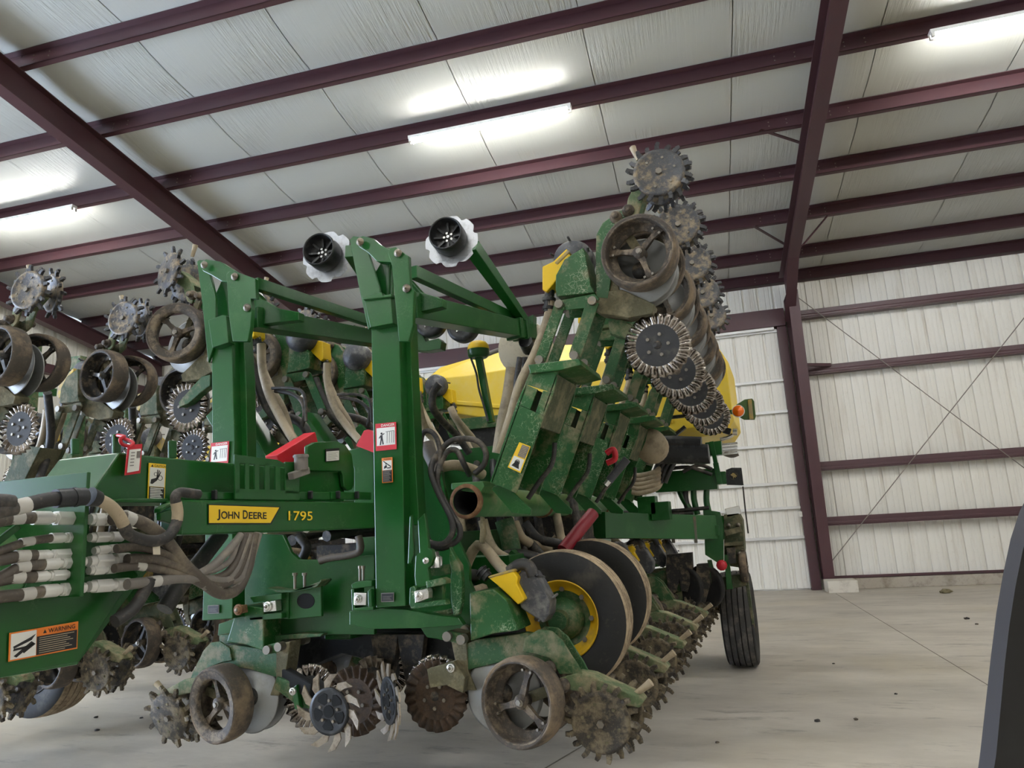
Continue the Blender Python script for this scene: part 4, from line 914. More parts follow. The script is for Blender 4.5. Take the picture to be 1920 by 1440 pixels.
q = MB(); c = aY(700, 1290, 3.7); fluted(q, c, (.2, 1, 0), .17, m_castd, m_steeld, 22); PA('coulter', q, 'fluted steel coulter', 0)
q = MB(); c = aY(816, 1305, 3.44); fluted(q, c, (0, 1, 0), .17, m_rustc, m_rustc, 22); PA('coulter', q, 'mud-caked brown coulter', 0)
q = MB(); q.bar(aY(512, 1252, 3.5), aY(588, 1296, 3.42), .05, .08, m_dark); PA('row_cleaner_arm', q, 'black row cleaner arm', .01)
q = MB(); q.prism(PY([(548, 1290), (556, 1284), (562, 1330), (552, 1330)], 3.4), (0, .03, 0), m_green); pin(q, 550, 1296, 3.38, .02); PA('coulter_bracket', q)
q = MB(); q.prism(PY([(800, 1255), (850, 1240), (872, 1270), (868, 1300), (836, 1285), (806, 1290)], 3.4), (0, .06, 0), m_mudarm); pin(q, 846, 1252, 3.39, .022); PA('coulter_bracket', q, 'mud-splashed bracket')
q = MB(); plateY(q, [(410, 1190), (520, 1192), (560, 1188), (606, 1188), (600, 1194), (530, 1200), (515, 1210), (508, 1222), (500, 1215), (470, 1200), (412, 1210)], 3.5, .1, m_green_d); PA('lower_plate', q)
for x in (516, 720, 770):
    q = MB(); plateY(q, [(x-26, 1190), (x+26, 1190), (x+20, 1240), (x+8, 1290), (x-8, 1290), (x-18, 1240)], 3.75, .05, m_castd); PA('shank', q)
# small black press wheels tucked under the right marker arm
for x, y in ((808, 604), (868, 612)):
    q = MB(); c = aY(x, y, 4.3); q.lathe([(0, -.016), (.035, -.016), (.04, -.022), (.055, -.024), (.075, -.04), (.104, -.036), (.11, -.016), (.11, .04), (.08, .05), (0, .05)], c, (0, 1, 0), m_blk, 36)
    for i in range(5): g = 2*pi*i/5+.2; p = c+V((math.cos(g)*.047, -.022, math.sin(g)*.047)); q.cyl(p, p+V((0, -.01, 0)), .007, m_chrome, 6)
    q.cyl(c+V((0, -.035, 0)), c, .014, m_bolt, 8); PA('press_wheel', q, 'small black wheel under the marker arm', 0)
q = MB(); plateY(q, [(766, 606), (785, 612), (798, 640), (822, 634), (828, 640), (826, 654), (800, 658), (768, 656)], 4.3, .08, m_green); pin(q, 770, 623, 4.28, .02); pin(q, 772, 641, 4.28, .02); PA('wheel_bracket', q)

# wing tyres
def tyre(name, parent, c, ax, R, w, rim, label, side=m_tyre, tread=m_tread, ribs=5):
    q = MB(); prof = [(R*.55, -w*.40), (R*.6, -w*.46), (R*.8, -w*.52), (R*.92, -w*.50)]
    prof += [(R*.965, -w*.46)]
    q.lathe(prof, c, ax, side, 72, cap=False); q.lathe([(a, -b) for a, b in prof], c, ax, side, 72, cap=False)
    n = ribs; W_ = w*.92; g = max(.009, w*.04)
    cr = lambda x_: R*(1-.03*(2*x_/W_)**2)
    q.lathe([(cr(-W_/2)-.026, -W_/2), (R-.024, 0), (cr(W_/2)-.026, W_/2)], c, ax, m_blk, 72, cap=False)
    for i in range(n):
        a = -W_/2+W_*i/n; b = a+W_/n
        q.lathe([(cr(a)-.025, a+g*.3), (cr(a)-.002, a+g*.5), (cr(b)-.002, b-g*.5), (cr(b)-.025, b-g*.3)], c, ax, tread, 72, smooth=False, cap=False)
    ob = q.build(name, parent, label)
    q = MB(); q.lathe([(R*.55, -w*.42), (R*.565, -w*.45), (R*.54, -w*.43), (R*.51, -w*.2), (R*.40, -w*.1)], c, ax, rim, 56, cap=False); q.lathe([(R*.41, -w*.1), (R*.3, -w*.02), (0, -w*.02)], c, ax, m_green_d, 40, cap=False)
    q.lathe([(R*.55, w*.42), (R*.53, w*.2), (R*.5, w*.1), (0, w*.1)], c, ax, rim, 40)
    w_ = q.build('rim', ob, 'yellow wheel rim')
    q = MB(); q.lathe([(R*.30, -w*.1), (R*.24, -w*.3), (R*.14, -w*.42), (0, -w*.45)], c, ax, m_green_d, 30)
    a1 = V(ax).normalized().cross(V((0, 0, 1))).normalized(); b1 = V(ax).normalized().cross(a1)
    for i in range(8): g = 2*pi*i/8; p = V(c)+(a1*math.cos(g)+b1*math.sin(g))*R*.42; q.cyl(p-V(ax)*w*.06, p-V(ax)*w*.18, .014, m_bolt, 6)
    q.build('hub', ob)
    return ob
t1 = aY(1050, 1163, 3.78)
tyre('wing_tyre', A, t1+V((0, .1, 0)), V((0, 1, 0)), .362, .2, m_ochre, 'nearer ribbed tyre of the wing wheel pair')
t2 = aY(1106, 1122, 4.5)
tyre('wing_tyre', A, t2+V((0, .1, 0)), V((0, 1, 0)), .362, .2, m_ochre, 'farther ribbed tyre of the wing wheel pair')
q = MB(); q.cyl(t1+V((0, -.05, 0)), t2+V((0, .3, 0)), .05, m_green_d, 16); q.bar(t1+V((-.1, .45, 0)), t1+V((-.45, .45, .3)), .12, .16, m_green); PA('wheel_arm', q)
loop([(930, 1052, 0), (960, 1040, .05), (1000, 1045, .1), (1030, 1060, .1)], .035, 4.2, m_hosek, 'corrugated_hose')
loop([(905, 975, 0), (915, 1010, 0), (930, 1035, 0), (955, 1050, 0)], .03, 4.1, m_hoset, 'seed_hose'); loop([(965, 980, 0), (980, 1010, 0), (1010, 1025, .2), (1030, 1030, .3)], .03, 4.4, m_hoset, 'seed_hose')
loop([(945, 975, 0), (955, 1010, 0), (960, 1035, 0)], .06, 4.3, m_green_d, 'drop_tube'); loop([(985, 980, 0), (1010, 1010, 0), (1050, 1020, 0), (1062, 1030, 0)], .03, 4.6, m_hosek)
q = MB(); plateY(q, [(900, 968), (906, 972), (909, 1000), (905, 1020), (898, 1018), (900, 990)], 3.55, .03, m_mudarm); PA('tube_latch', q)

# yellow bulk tank and the receiver dome
ty = 7.3
def tk(x, y, d=0.): return aY(x, y, ty)+V((0, d, 0))
q = MB(); rings = []
for x, vt, tp, bt in ((772, 722, 714, 772), (800, 712, 692, 787), (880, 704, 669, 800), (965, 690, 652, 812), (1250, 668, 640, 830), (1345, 672, 652, 812), (1364, 694, 680, 790)):
    f_ = aY(x, vt, ty); t_ = aY(x, tp, ty+.4); e_ = aY(x, bt, ty+.2); l_ = aY(x, bt-20, ty)
    rings += [f_, V((f_.x, ty+.4, t_.z)), V((f_.x, ty+1.4, t_.z)), V((f_.x, ty+1.4, e_.z)), V((f_.x, ty+.2, e_.z)), V((f_.x, ty, l_.z))]
q.add(rings, [[j*6+i, j*6+(i+1) % 6, (j+1)*6+(i+1) % 6, (j+1)*6+i] for j in range(6) for i in range(6)]+[list(range(6)), list(range(36, 42))], m_tank)
q.bar(rings[5+6]+V((0, -.01, .1)), rings[5+24]+V((0, -.01, .1)), .02, .05, m_tank)
PA('bulk_tank', q, 'large yellow plastic seed tank', .03)
q = MB(); q.prism([aX(x, y, c0.x+.088) for x, y in ((1033, 936), (1047, 935), (1050, 948), (1030, 949))], (-.004, 0, 0), m_yeld); PA('yellow_patch', q, 'yellow label on the round tube', 0)
q = MB(); q.bar(aY(848, 800, 6.9), aY(950, 790, 6.9), .2, .12, m_green_d); q.bar(aY(830, 815, 6.95), aY(1300, 850, 7.1), .25, .2, m_blk); PA('tank_cradle', q)
q = MB(); q.bar(aY(1100, 800, 7.05), aY(1330, 775, 7.05), .03, .06, m_blk, up=(0, 1, 0)); q.bar(aY(1285, 800, 7.05), aY(1240, 838, 7.05), .03, .07, m_blk, up=(0, 1, 0)); PA('tank_strap', q, 'dark strap round the tank')
dc = aY(897, 656, 4.7); q = MB(); q.lathe([(.078, -.02), (.08, 0), (.076, .03), (.058, .055), (.03, .066), (0, .068)], dc, (0, 0, 1), m_yel, 32); q.lathe([(.06, -.06), (.078, -.045), (.08, 0)], dc, (0, 0, 1), m_green, 32, cap=True); rd = PA('receiver_dome', q, 'yellow dome with a green skirt', 0)
q = MB(); q.bar(dc+V((0, 0, -.05)), aY(921, 792, 4.7), .045, .045, m_green); q.tube([dc+V((-.05, -.03, -.06)), aY(893, 700, 4.65), aY(898, 730, 4.65), aY(907, 760, 4.65), aY(915, 790, 4.65)], .008, m_blk, 8); q.build('mast', rd)
q = MB(); q.lathe([(.0, -.1), (.17, -.08), (.2, 0), (.2, .12), (0, .12)], aY(992, 655, 5.0), (-.2, -1, 0), m_tanfan, 30); q.cyl(aY(992, 655, 4.8), aY(985, 640, 4.7), .05, m_blk, 12); PA('fan_housing', q, 'cream fan housing')
q = MB(); q.tube([aY(905, 668, 5.6), aY(940, 655, 5.6), aY(985, 648, 5.6)], .02, m_hoseg, 10); PA('tank_hose', q, bevel=0)
# rear centre frame, upper bar, hydraulics
YRR = 7.3
q = MB(); q.bar(aY(1120, 985, 6.2), aY(1355, 990, YRR+.1), .22, .22, m_green); PA('rear_toolbar', q, 'green rear toolbar')
q = MB(); plateY(q, [(1318, 955), (1350, 960), (1356, 985), (1357, 1050), (1345, 1055), (1322, 1040), (1320, 985)], YRR-.12, .03, m_green); plateY(q, [(1326, 985), (1348, 985), (1348, 1004), (1326, 1004)], YRR-.14, .02, m_green); PA('end_plate', q)
for x in (1260, 1302):
    q = MB(); a = aY(x, 972, YRR-.35); q.bar(a+V((0, 0, .02)), aY(x+3, 1018, YRR-.35), .012, .03, m_bolt); PA('u_bolt', q, bevel=0)
q = MB(); q.bar(aY(1230, 905, YRR), aY(1345, 898, YRR), .16, .2, m_green); q.bar(aY(1345, 897, YRR), aY(1362, 896, YRR), .14, .12, m_green); PA('hose_rack_bar', q)
q = MB(); plateY(q, [(1361, 881), (1372, 877), (1390, 877), (1394, 910), (1363, 909)], YRR-.02, .05, m_blk); 
ring = [(1375.5+8*math.cos(a), 892+8*math.sin(a)) for a in [2*pi*i/20 for i in range(20)]]; q.prism(PY(ring, YRR-.025), (0, .01, 0), m_castd)
deer = [(1369.5, 890), (1372, 888.5), (1374, 886.5), (1377, 887.5), (1379, 890), (1381.5, 892), (1380.5, 894), (1378.5, 892.5), (1379.5, 896), (1376.5, 894), (1375, 897.5), (1374, 893), (1371.5, 892)]
q.prism(PY(deer, YRR-.034), (0, .012, 0), m_yeld); PA('emblem_plate', q, 'black square plate with a yellow animal emblem', 0)
q = MB(); q.bar(aY(1342, 868, YRR-.1), aY(1350, 908, YRR-.1), .06, .05, m_green); q.bar(aY(1334, 828, YRR-.1), aY(1342, 868, YRR-.1), .04, .04, m_green); plateY(q, [(1322, 830), (1352, 826), (1354, 852), (1322, 856)], YRR-.1, .12, m_green); PA('valve_bracket', q)
q = MB()
for i in range(4): q.bar(aY(1352, 834+i*6, YRR-.05), aY(1383, 831+i*6, YRR-.05), .03, .022, m_chrome)
q.cyl(aY(1374, 810, YRR-.05), aY(1382, 810, YRR-.05), .035, m_chrome, 16); q.tube([aY(1350, 824, YRR), aY(1365, 820, YRR), aY(1374, 815, YRR)], .02, m_chrome, 8); q.tube([aY(1358, 850, YRR), aY(1372, 854, YRR), aY(1384, 850, YRR)], .025, m_hoseg, 8); q.bar(aY(1356, 806, YRR-.05), aY(1370, 810, YRR-.05), .06, .06, m_blk); PA('valve_block', q, 'bright hydraulic valve block')
q = MB(); plateY(q, [(1380, 759), (1396, 749), (1410, 747), (1414, 752), (1417, 780), (1415, 787), (1395, 787), (1380, 778)], 7.0, .02, m_grn2); plateY(q, [(1402, 750), (1409, 748), (1413, 786), (1405, 787)], 6.985, .012, m_yeld); sm = PA('slow_vehicle_panel', q, 'olive panel with a yellow stripe', .004)
q = MB(); p = aY(1384, 770.5, 6.96); q.lathe([(.052, .02), (.052, 0), (.045, -.012), (0, -.02)], p, (0, 1, 0), m_amber, 24); q.lathe([(.058, .022), (.058, .006), (.052, .006)], p, (0, 1, 0), m_white, 24); q.bar(p+V((-.02, .03, 0)), p+V((-.12, .03, 0)), .03, .04, m_green); q.build('amber_lamp', sm, 'round amber marker lamp')
for a, b in (((1268, 905), (1300, 965)), ((1300, 905), (1308, 965)), ((1325, 915), (1330, 965)), ((1285, 912), (1292, 962))):
    q = MB(); q.tube([aY(*a, YRR), aY((a[0]+b[0])/2-3, (a[1]+b[1])/2, YRR), aY(*b, YRR)], .03, m_green if a[0] != 1285 else m_hosek, 8); PA('rack_strut', q, bevel=0)
q = MB(); q.tube([aY(1393, 912, YRR), aY(1398, 960, YRR), aY(1403, 1000, YRR)], .008, m_hosek, 6); PA('hanging_cable', q, bevel=0)
for i in range(5):
    q = MB(); y0 = 878+i*8; q.tube([aY(1185, y0+12, 6.4), aY(1200, y0+14, 6.4), aY(1230, y0+6, 6.4), aY(1240, y0-8, 6.5), aY(1246, y0-22, 6.5)], .024, m_hoset, 8); PA('seed_hose', q, bevel=0)
for i in range(4):
    q = MB(); q.tube([aY(1225+i*7, 905, 6.45), aY(1232+i*9, 875, 6.45), aY(1250+i*9, 850, 6.45)], .025, m_blk, 8); PA('seed_hose', q, bevel=0)
q = MB(); q.tube([aY(1210, 838, 6.35), aY(1240, 832, 6.35), aY(1315, 834, 6.35)], .07, m_blk, 12, rfn=lambda i: 1); 
for i in range(14): 
    x = 1212+i*8; p = aY(x, 852, 6.33); q.cyl(p, p+V((.06, 0, 0)), .085, m_blk, 12)
PA('metering_manifold', q, 'black ribbed metering manifold'); q = MB(); q.lathe([(.0, -.2), (.1, -.18), (.14, -.05), (.14, .1), (0, .1)], aY(1222, 838, 6.2), (0, -1, .1), m_hoset, 20); PA('meter_cap', q, bevel=0)
for pts in ([(1150, 962), (1200, 960), (1260, 958), (1330, 952)], [(1280, 885), (1310, 872), (1335, 880)], [(1240, 882), (1290, 876), (1335, 890)], [(1160, 968), (1220, 966), (1300, 962)]):
    q = MB(); q.tube([aY(x, y, YRR-.2) for x, y in pts], .018, m_hosek, 8); PA('hydraulic_hose', q, bevel=0)
for k, (x, y) in enumerate(((1215, 948), (1240, 958))): 
    q = MB(); p = aY(x, y, 6.6); q.box(p, (.08, 0, 0), (0, .08, 0), (0, 0, .08), m_green); PA('valve_box', q)
# rear row unit seen from behind and the transport tyre
q = MB(); plateY(q, [(1357, 965), (1385, 962), (1392, 975), (1396, 1030), (1392, 1065), (1358, 1060)], YRR-.05, .3, m_olive); plateY(q, [(1358, 1018), (1393, 1015), (1393, 1022), (1358, 1024)], YRR-.1, .05, m_mudarm); [pin(q, x, y, YRR-.06, .02, m_bolt) for x, y in ((1366, 985), (1384, 984), (1368, 1040), (1386, 1038))]; q.bar(aY(1360, 1000, YRR-.1), aY(1390, 992, YRR-.1), .05, .05, m_mudarm); q.bar(aY(1362, 962, YRR), aY(1388, 956, YRR), .1, .08, m_chrome); plateY(q, [(1362, 1028), (1378, 1026), (1380, 1056), (1364, 1058)], YRR-.1, .05, m_castd); PA('rear_unit_body', q, 'dusty row unit at the far end of the frame')
q = MB(); gauge(q, aY(1394, 1062, YRR), V((1, 0, 0)), 1, m_rub, m_cast, .15, .07); PA('gauge_wheel', q, bevel=0)
q = MB(); plateY(q, [(1326, 1050), (1334, 1050), (1352, 1130), (1340, 1130)], YRR-.1, .04, m_green_d); plateY(q, [(1358, 1040), (1366, 1040), (1374, 1105), (1362, 1105)], YRR-.1, .04, m_green); plateY(q, [(1340, 1085), (1398, 1076), (1400, 1098), (1345, 1110)], YRR-.05, .2, m_olive); plateY(q, [(1395, 1080), (1402, 1080), (1415, 1170), (1410, 1172)], YRR, .05, m_olive); PA('wheel_fork', q)
q = MB(); p = aY(1353, 1060, YRR-.14); q.lathe([(.0, -.02), (.04, -.02), (.05, .0), (.05, .03)], p, (0, 1, 0), m_red, 10); PA('red_valve', q, 'red hydraulic cap', 0)
cR = aY(1387, 1168, 8.0); tyre('transport_tyre', A, V((cR.x, 8.05, .47)), V((1, 0, 0)), .47, .30, m_yel, 'ribbed transport tyre standing on the floor at the rear', m_tyre, m_treadd)
for i, (x, y) in enumerate(((1285, 1060), (1262, 1062), (1318, 1080))):
    q = MB(); plateY(q, [(x-12, y-22), (x+12, y-24), (x+14, y+15), (x+4, y+50), (x-8, y+48), (x-14, y+10)], YRR-.1, .1, m_castd); PA('opener_shank', q)
for x, y in ((1283, 1102), (1322, 1100)):
    q = MB(); q.lathe([(0, -.01), (.16, -.01), (.2, -.03), (.2, .03), (0, .03)], aY(x, y, YRR-.05), (.5, .9, 0), m_tyre, 30); PA('gauge_wheel', q, bevel=0)

# ===================================================================== decals, name plate, lettering
def quad(pts): return lambda u, v: (pts[0]*(1-u)+pts[1]*u)*v + (pts[3]*(1-u)+pts[2]*u)*(1-v)      # v = 1 at the top edge
def text_on(Q, body, u0, u1, v0, v1, m, parent, off, name='lettering', bold=0.):
    c = bpy.data.curves.new(name, 'FONT'); c.body = body; c.size = 1; c.offset = bold
    o = bpy.data.objects.new(name, c); COL.objects.link(o)
    dg = bpy.context.evaluated_depsgraph_get(); me = bpy.data.meshes.new_from_object(o.evaluated_get(dg)); bpy.data.objects.remove(o); bpy.data.curves.remove(c)
    xs = [v.co.x for v in me.vertices]; ys = [v.co.y for v in me.vertices]; x0, x1, y0, y1 = min(xs), max(xs), min(ys), max(ys)
    cen = Q(.5, .5)
    for v in me.vertices:
        v.co = Q(u0+(u1-u0)*(v.co.x-x0)/(x1-x0), v0+(v1-v0)*(v.co.y-y0)/(y1-y0)) + off - cen
    me.materials.clear(); me.materials.append(m); me.update()
    ob = bpy.data.objects.new(name, me); COL.objects.link(ob); ob.parent = parent; ob.location = cen-WLOC[parent.name]; return ob
def decal(parent, pts, border, header, word, hh, field, fig=None, block=None, hcol=None, name='safety_decal', label=None, side='top', bw=.03):
    Q = quad(pts); n = (pts[1]-pts[0]).cross(pts[3]-pts[0]).normalized()
    if n.dot(EYE-pts[0]) < 0: n = -n
    q = MB(); q.prism(list(pts), n*.002, border)
    def rect(u0, u1, v0, v1, m, k): q.prism([Q(u0, v1)+n*.0012*k, Q(u1, v1)+n*.0012*k, Q(u1, v0)+n*.0012*k, Q(u0, v0)+n*.0012*k], n*.002, m)
    for r in field: rect(*r[:4], r[4], 1)
    if header: rect(bw, 1-bw, 1-hh, 1-.015, header, 1.4)
    if block:
        u0, u1, v0, v1, bg, ln, nl = block; rect(u0, u1, v0, v1, bg, 1.4)
        for i in range(nl):
            v = v1-(v1-v0)*(i+.8)/(nl+.6); rect(u0+.05*(u1-u0), u1-(.08+.25*((i*37) % 10)/10)*(u1-u0), v-.012, v+.012, ln, 2)
    if fig:
        for poly in fig: q.prism([Q(u, v)+n*.0026 for u, v in poly], n*.0012, m_ink)
    ob = q.build(name, A, label)
    if word: text_on(Q, word[0], *word[1:5], word[5], ob, n*.0056, bold=.01)
    return ob
def circ(cx, cy, r, k=12, asp=1.): return [(cx+r*math.cos(2*pi*i/k), cy+r*asp*math.sin(2*pi*i/k)) for i in range(k)]
def ringf(cx, cy, r, w, asp=1., k=14):
    return [[(cx+(r-w)*math.cos(a), cy+(r-w)*asp*math.sin(a)), (cx+r*math.cos(a), cy+r*asp*math.sin(a)), (cx+r*math.cos(b), cy+r*asp*math.sin(b)), (cx+(r-w)*math.cos(b), cy+(r-w)*asp*math.sin(b))] for a, b in [(2*pi*i/k, 2*pi*(i+1)/k) for i in range(k)]]
# danger: a small figure beside a machine
def man(s=1., ox=0, oy=0):
    f = [circ(.3, .62, .05, 10, .8), [(.24, .56), (.34, .57), (.36, .4), (.25, .4)], [(.25, .41), (.31, .41), (.26, .2), (.2, .2)], [(.3, .41), (.36, .41), (.4, .22), (.34, .21)], [(.33, .55), (.44, .6), (.43, .63), (.32, .58)], [(.24, .55), (.16, .46), (.19, .44), (.26, .51)]]
    for x in (.55, .66, .77): f += [[(x, .25), (x+.012, .25), (x+.03, .66), (x+.015, .66)]]
    f += [[(.5, .66), (.9, .68), (.9, .695), (.5, .675)], [(.86, .25), (.88, .25), (.9, .68), (.88, .68)]]
    return f
tri = lambda u, v, s, asp=1.: [(u, v), (u+s, v), (u+s/2, v+s*asp)]
def Yq(pts, Y): return [aY(x, y, Y) for x, y in pts]
fieldW = lambda u0, u1, v0, v1: [(u0, u1, v0, v1, m_white)]
decal(A, Yq([(704, 795), (743, 791), (744, 842), (705, 846)], 3.292), m_rp, None, ('DANGER', .3, .94, .86, .96, m_white), .16, fieldW(.06, .94, .18, .83), man(), name='danger_decal', label='white danger decal with a red border on the right post')
decal(A, Yq([(396, 831), (430, 827), (428, 868), (394, 871)], 3.292), m_rp, None, ('DANGER', .3, .94, .86, .96, m_white), .16, fieldW(.06, .94, .1, .83), man(), name='danger_decal', label='white danger decal with a red border on the left post')
decal(A, Yq([(716, 859), (736, 857), (737, 904), (717, 906)], 3.292), m_ora, None, ('WARNING', .2, .9, .9, .97, m_ink), .1, [(.07, .93, .5, .88, m_white)], [[(.2, .56), (.5, .6), (.45, .72), (.25, .66)], [(.5, .56), (.85, .56), (.85, .6), (.5, .6)], [(.15, .85), (.85, .6), (.88, .64), (.18, .88)], circ(.4, .75, .06, 10, .45)], (.07, .93, .03, .49, m_ink, m_hoseg, 9), name='warning_decal', label='narrow orange warning decal low on the post')
nrail = nR
c4 = [onpl(*p)-nrm*.004 for p in ((277, 868), (309, 871), (306, 943), (274, 941))]
decal(A, c4, m_yp, None, ('CAUTION', .28, .95, .905, .965, m_ink), .1, [(.06, .94, .4, .89, m_white)], ringf(.4, .72, .11, .025, .45)+ringf(.66, .63, .15, .03, .45)+[[(.1, .47), (.22, .46), (.48, .56), (.62, .68), (.58, .7), (.4, .62), (.14, .58)], [(.45, .64), (.5, .64), (.52, .84), (.48, .84)], [(.5, .66), (.54, .65), (.62, .82), (.58, .83)], [(.54, .66), (.58, .64), (.7, .78), (.67, .8)], tri(.12, .905, .12, .5)], (.06, .94, .03, .39, m_ink, m_white, 8), name='caution_decal', label='tall yellow caution decal on the tongue beam')
cw = [aX(*p, XP+.004) for p in ((17, 1187), (146, 1165), (144, 1216), (15, 1241))]
decal(A, cw, m_ora, m_ora, ('WARNING', .53, .94, .77, .93, m_ink), .28, [(.02, .37, .05, .95, m_white)], [[(.06, .16), (.1, .1), (.34, .5), (.3, .58)], [(.06, .42), (.3, .62), (.36, .82), (.28, .72), (.05, .5)], [(.05, .34), (.2, .36), (.34, .44), (.34, .5), (.2, .44), (.06, .42)], [(.2, .2), (.36, .46), (.34, .5), (.18, .26)], tri(.46, .78, .055, 2.6)], (.38, .98, .05, .7, m_ink, m_hoset, 8), name='warning_decal', label='wide orange warning decal on the lower tongue plate', bw=.37)
decal(A, PX([(610, 842), (636, 840), (636, 864), (610, 866)], -2.026), m_ink, None, None, 0, [(.05, .95, .05, .8, m_white)], None, (.08, .92, .08, .76, m_white, m_hoseg, 6), name='instruction_decal', label='small white instruction decal')
decal(A, Yq([(974, 829), (995, 837), (976, 887), (952, 876)], 3.44), m_yp, None, None, 0, [(.08, .92, .05, .48, m_white)], ringf(.5, .3, .2, .05, .5)+[[(.2, .12), (.8, .1), (.6, .35), (.4, .35)]], (.32, .94, .52, .96, m_hoseg, m_hoset, 7), name='caution_decal', label='slanting yellow and white caution decal on the first lift arm')
for p, Y in (([(715, 1112), (739, 1111), (739, 1128), (715, 1129)], 3.292), ([(390, 1135), (411, 1134), (411, 1150), (390, 1151)], 3.292)):
    decal(A, Yq(p, Y), m_hoseg, None, None, 0, [(.05, .95, .08, .92, m_ink)], None, (.1, .9, .15, .7, m_ink, m_hoseg, 4), name='serial_plate', label='black serial plate')
q = MB(); pts = [onrail(*p, .003) for p in ((390, 945), (526, 950), (508, 983), (390, 983))]; q.prism(pts, nR*.002, m_ink); q.prism([onrail(*p, .005) for p in ((391.5, 947), (523, 951.5), (506.5, 980.5), (391.5, 980.5))], nR*.002, m_yp)
sg = q.build('name_plate', A, 'yellow name plate with dark lettering')
tq = quad([onrail(*p, .008) for p in ((407, 955), (500, 958), (500, 973), (407, 973))])
text_on(tq, 'J', 0, .06, -.15, 1, m_ink, sg, V((0, 0, 0)), bold=.02)
text_on(tq, 'OHN', .075, .43, 0, .82, m_ink, sg, V((0, 0, 0)), bold=.02)
text_on(tq, 'D', .5, .6, 0, 1, m_ink, sg, V((0, 0, 0)), bold=.02)
text_on(tq, 'EERE', .62, 1, 0, .82, m_ink, sg, V((0, 0, 0)), bold=.02)
tq = quad([onrail(*p, .004) for p in ((541, 958), (586, 959), (586, 976), (541, 976))])
q = MB(); q.prism([onrail(*p, .001) for p in ((545, 965), (546, 965), (546, 966), (545, 966))], nR*.001, m_yp); nb = q.build('model_number', A, 'yellow numerals on the green rail')
text_on(tq, '1795', 0, 1, 0, 1, m_yp, nb, V((0, 0, 0)), bold=.008)

# red shipping tag looped on the tongue lug
tg0 = onpl(233, 880)-nrm*.03
e = empty('shipping_tag', onpl(236, 890)-nrm*.03, 'red plastic shipping tag with a white paper slip, looped on a tongue lug', 'tag')
def ot(x, y, k=.03): return onpl(x, y)-nrm*k
q = MB(); q.prism([ot(*p) for p in ((226, 836), (253, 834), (249, 889), (220, 893))], -nrm*.004, m_red); q.build('sleeve', e, 'red sleeve', bevel=.001)
q = MB(); q.prism([ot(*p, .035) for p in ((228, 845), (249, 843), (245, 884), (223, 888))], -nrm*.002, m_white)
for i in range(5): q.prism([ot(230-i*.6, 850+i*6, .0375), ot(237-i*.6, 849.5+i*6, .0375), ot(237-i*.6, 851+i*6, .0375), ot(230-i*.6, 851.5+i*6, .0375)], -nrm*.001, m_hoseg)
q.prism([ot(*p, .0375) for p in ((241, 848), (248, 847), (247, 860), (240, 861))], -nrm*.001, m_hoseg)
q.build('paper_slip', e, 'white paper slip')
q = MB(); q.tube([ot(226, 838), ot(216, 834), ot(213, 825), ot(220, 820), ot(232, 815, -.03), ot(238, 820, -.02), ot(237, 832), ot(230, 839)], .006, m_red, 8); q.build('loop', e)

# ===================================================================== PLANTER B (dusty, beyond on the left)
B = empty('planter', (-6.5, 5.5, 0), 'dusty brown-coated planter parked behind on the left, its raised row units showing', 'planter')
def PB(name, mb, label=None, bevel=.004): return mb.build(name, B, label, bevel=bevel)
b0 = aY(195, 705, 4.1-.12)
for k in range(-1, 5): unit(B, R_UP, 'raised', True, (b0.x, b0.z), 4.1+SP*k)
b1 = aY(265, 1205, 5.0-.12)
for k in range(-2, 4): unit(B, R_LO, 'lower', True, (b1.x, b1.z), 5.0+SP*k)
q = MB(); q.bar(V((b1.x-.5, 3.2, 1.05)), V((b1.x-.5, 9, 1.05)), .18, .18, m_olive); PB('wing_toolbar', q)
q = MB(); q.bar(V((b0.x-1.0, 3.2, 1.62)), V((b0.x-1.0, 9, 1.62)), .16, .16, m_olive); PB('rock_shaft_tube', q)
for k in range(-1, 5):
    Yk = 3.85+SP*k; q = MB()
    for dy in (0, .2): q.prism([V((b0.x-1.08, Yk+dy, 1.58)), V((b0.x-.9, Yk+dy, 1.58)), V((b0.x-.45, Yk+dy, 2.3)), V((b0.x-.68, Yk+dy, 2.34))], (0, .014, 0), m_olive)
    q.prism([V((b0.x-.92, Yk, 1.6)), V((b0.x-.92, Yk+.2, 1.6)), V((b0.x-.47, Yk+.2, 2.3)), V((b0.x-.47, Yk, 2.3))], (-.01, 0, .004), m_mudarm)
    PB('lift_arm', q)
tyre('wing_tyre', B, V((-6.12, 4.75, .62)), V((0, 1, 0)), .46, .3, m_castd, 'dusty ribbed tyre under the dusty planter', m_tyre, m_tread)
q = MB(); sec2 = [(-8.0, 1.9), (-7.9, 2.5), (-7.5, 2.75), (-5.9, 2.75), (-5.6, 2.5), (-5.5, 1.9), (-6.0, 1.5), (-7.5, 1.5)]
q.prism([V((x, 7.2, z)) for x, z in sec2], (0, 1.3, 0), m_tank); PB('bulk_tank', q, 'yellow tank showing between the row units', .05)
q = MB(); q.bar(V((-8, 6.8, 1.3)), V((-5.4, 6.8, 1.3)), .3, .3, m_olive); PB('cross_frame', q)
for k in range(5): unit(B, L_UP, 'raised', True, (b0.x-3.18, b0.z), 4.1+SP*k)
for k in range(3):
    q = MB(); q.bar(aY(60+90*k, 640+30*k, 5.3), aY(40+90*k, 900+10*k, 5.3), .12, .16, m_green_d); PB('mast', q)
q = MB(); q.bar(aY(60, 738, 6.5), aY(100, 735, 6.5), .1, .1, m_green); PB('green_beam', q)

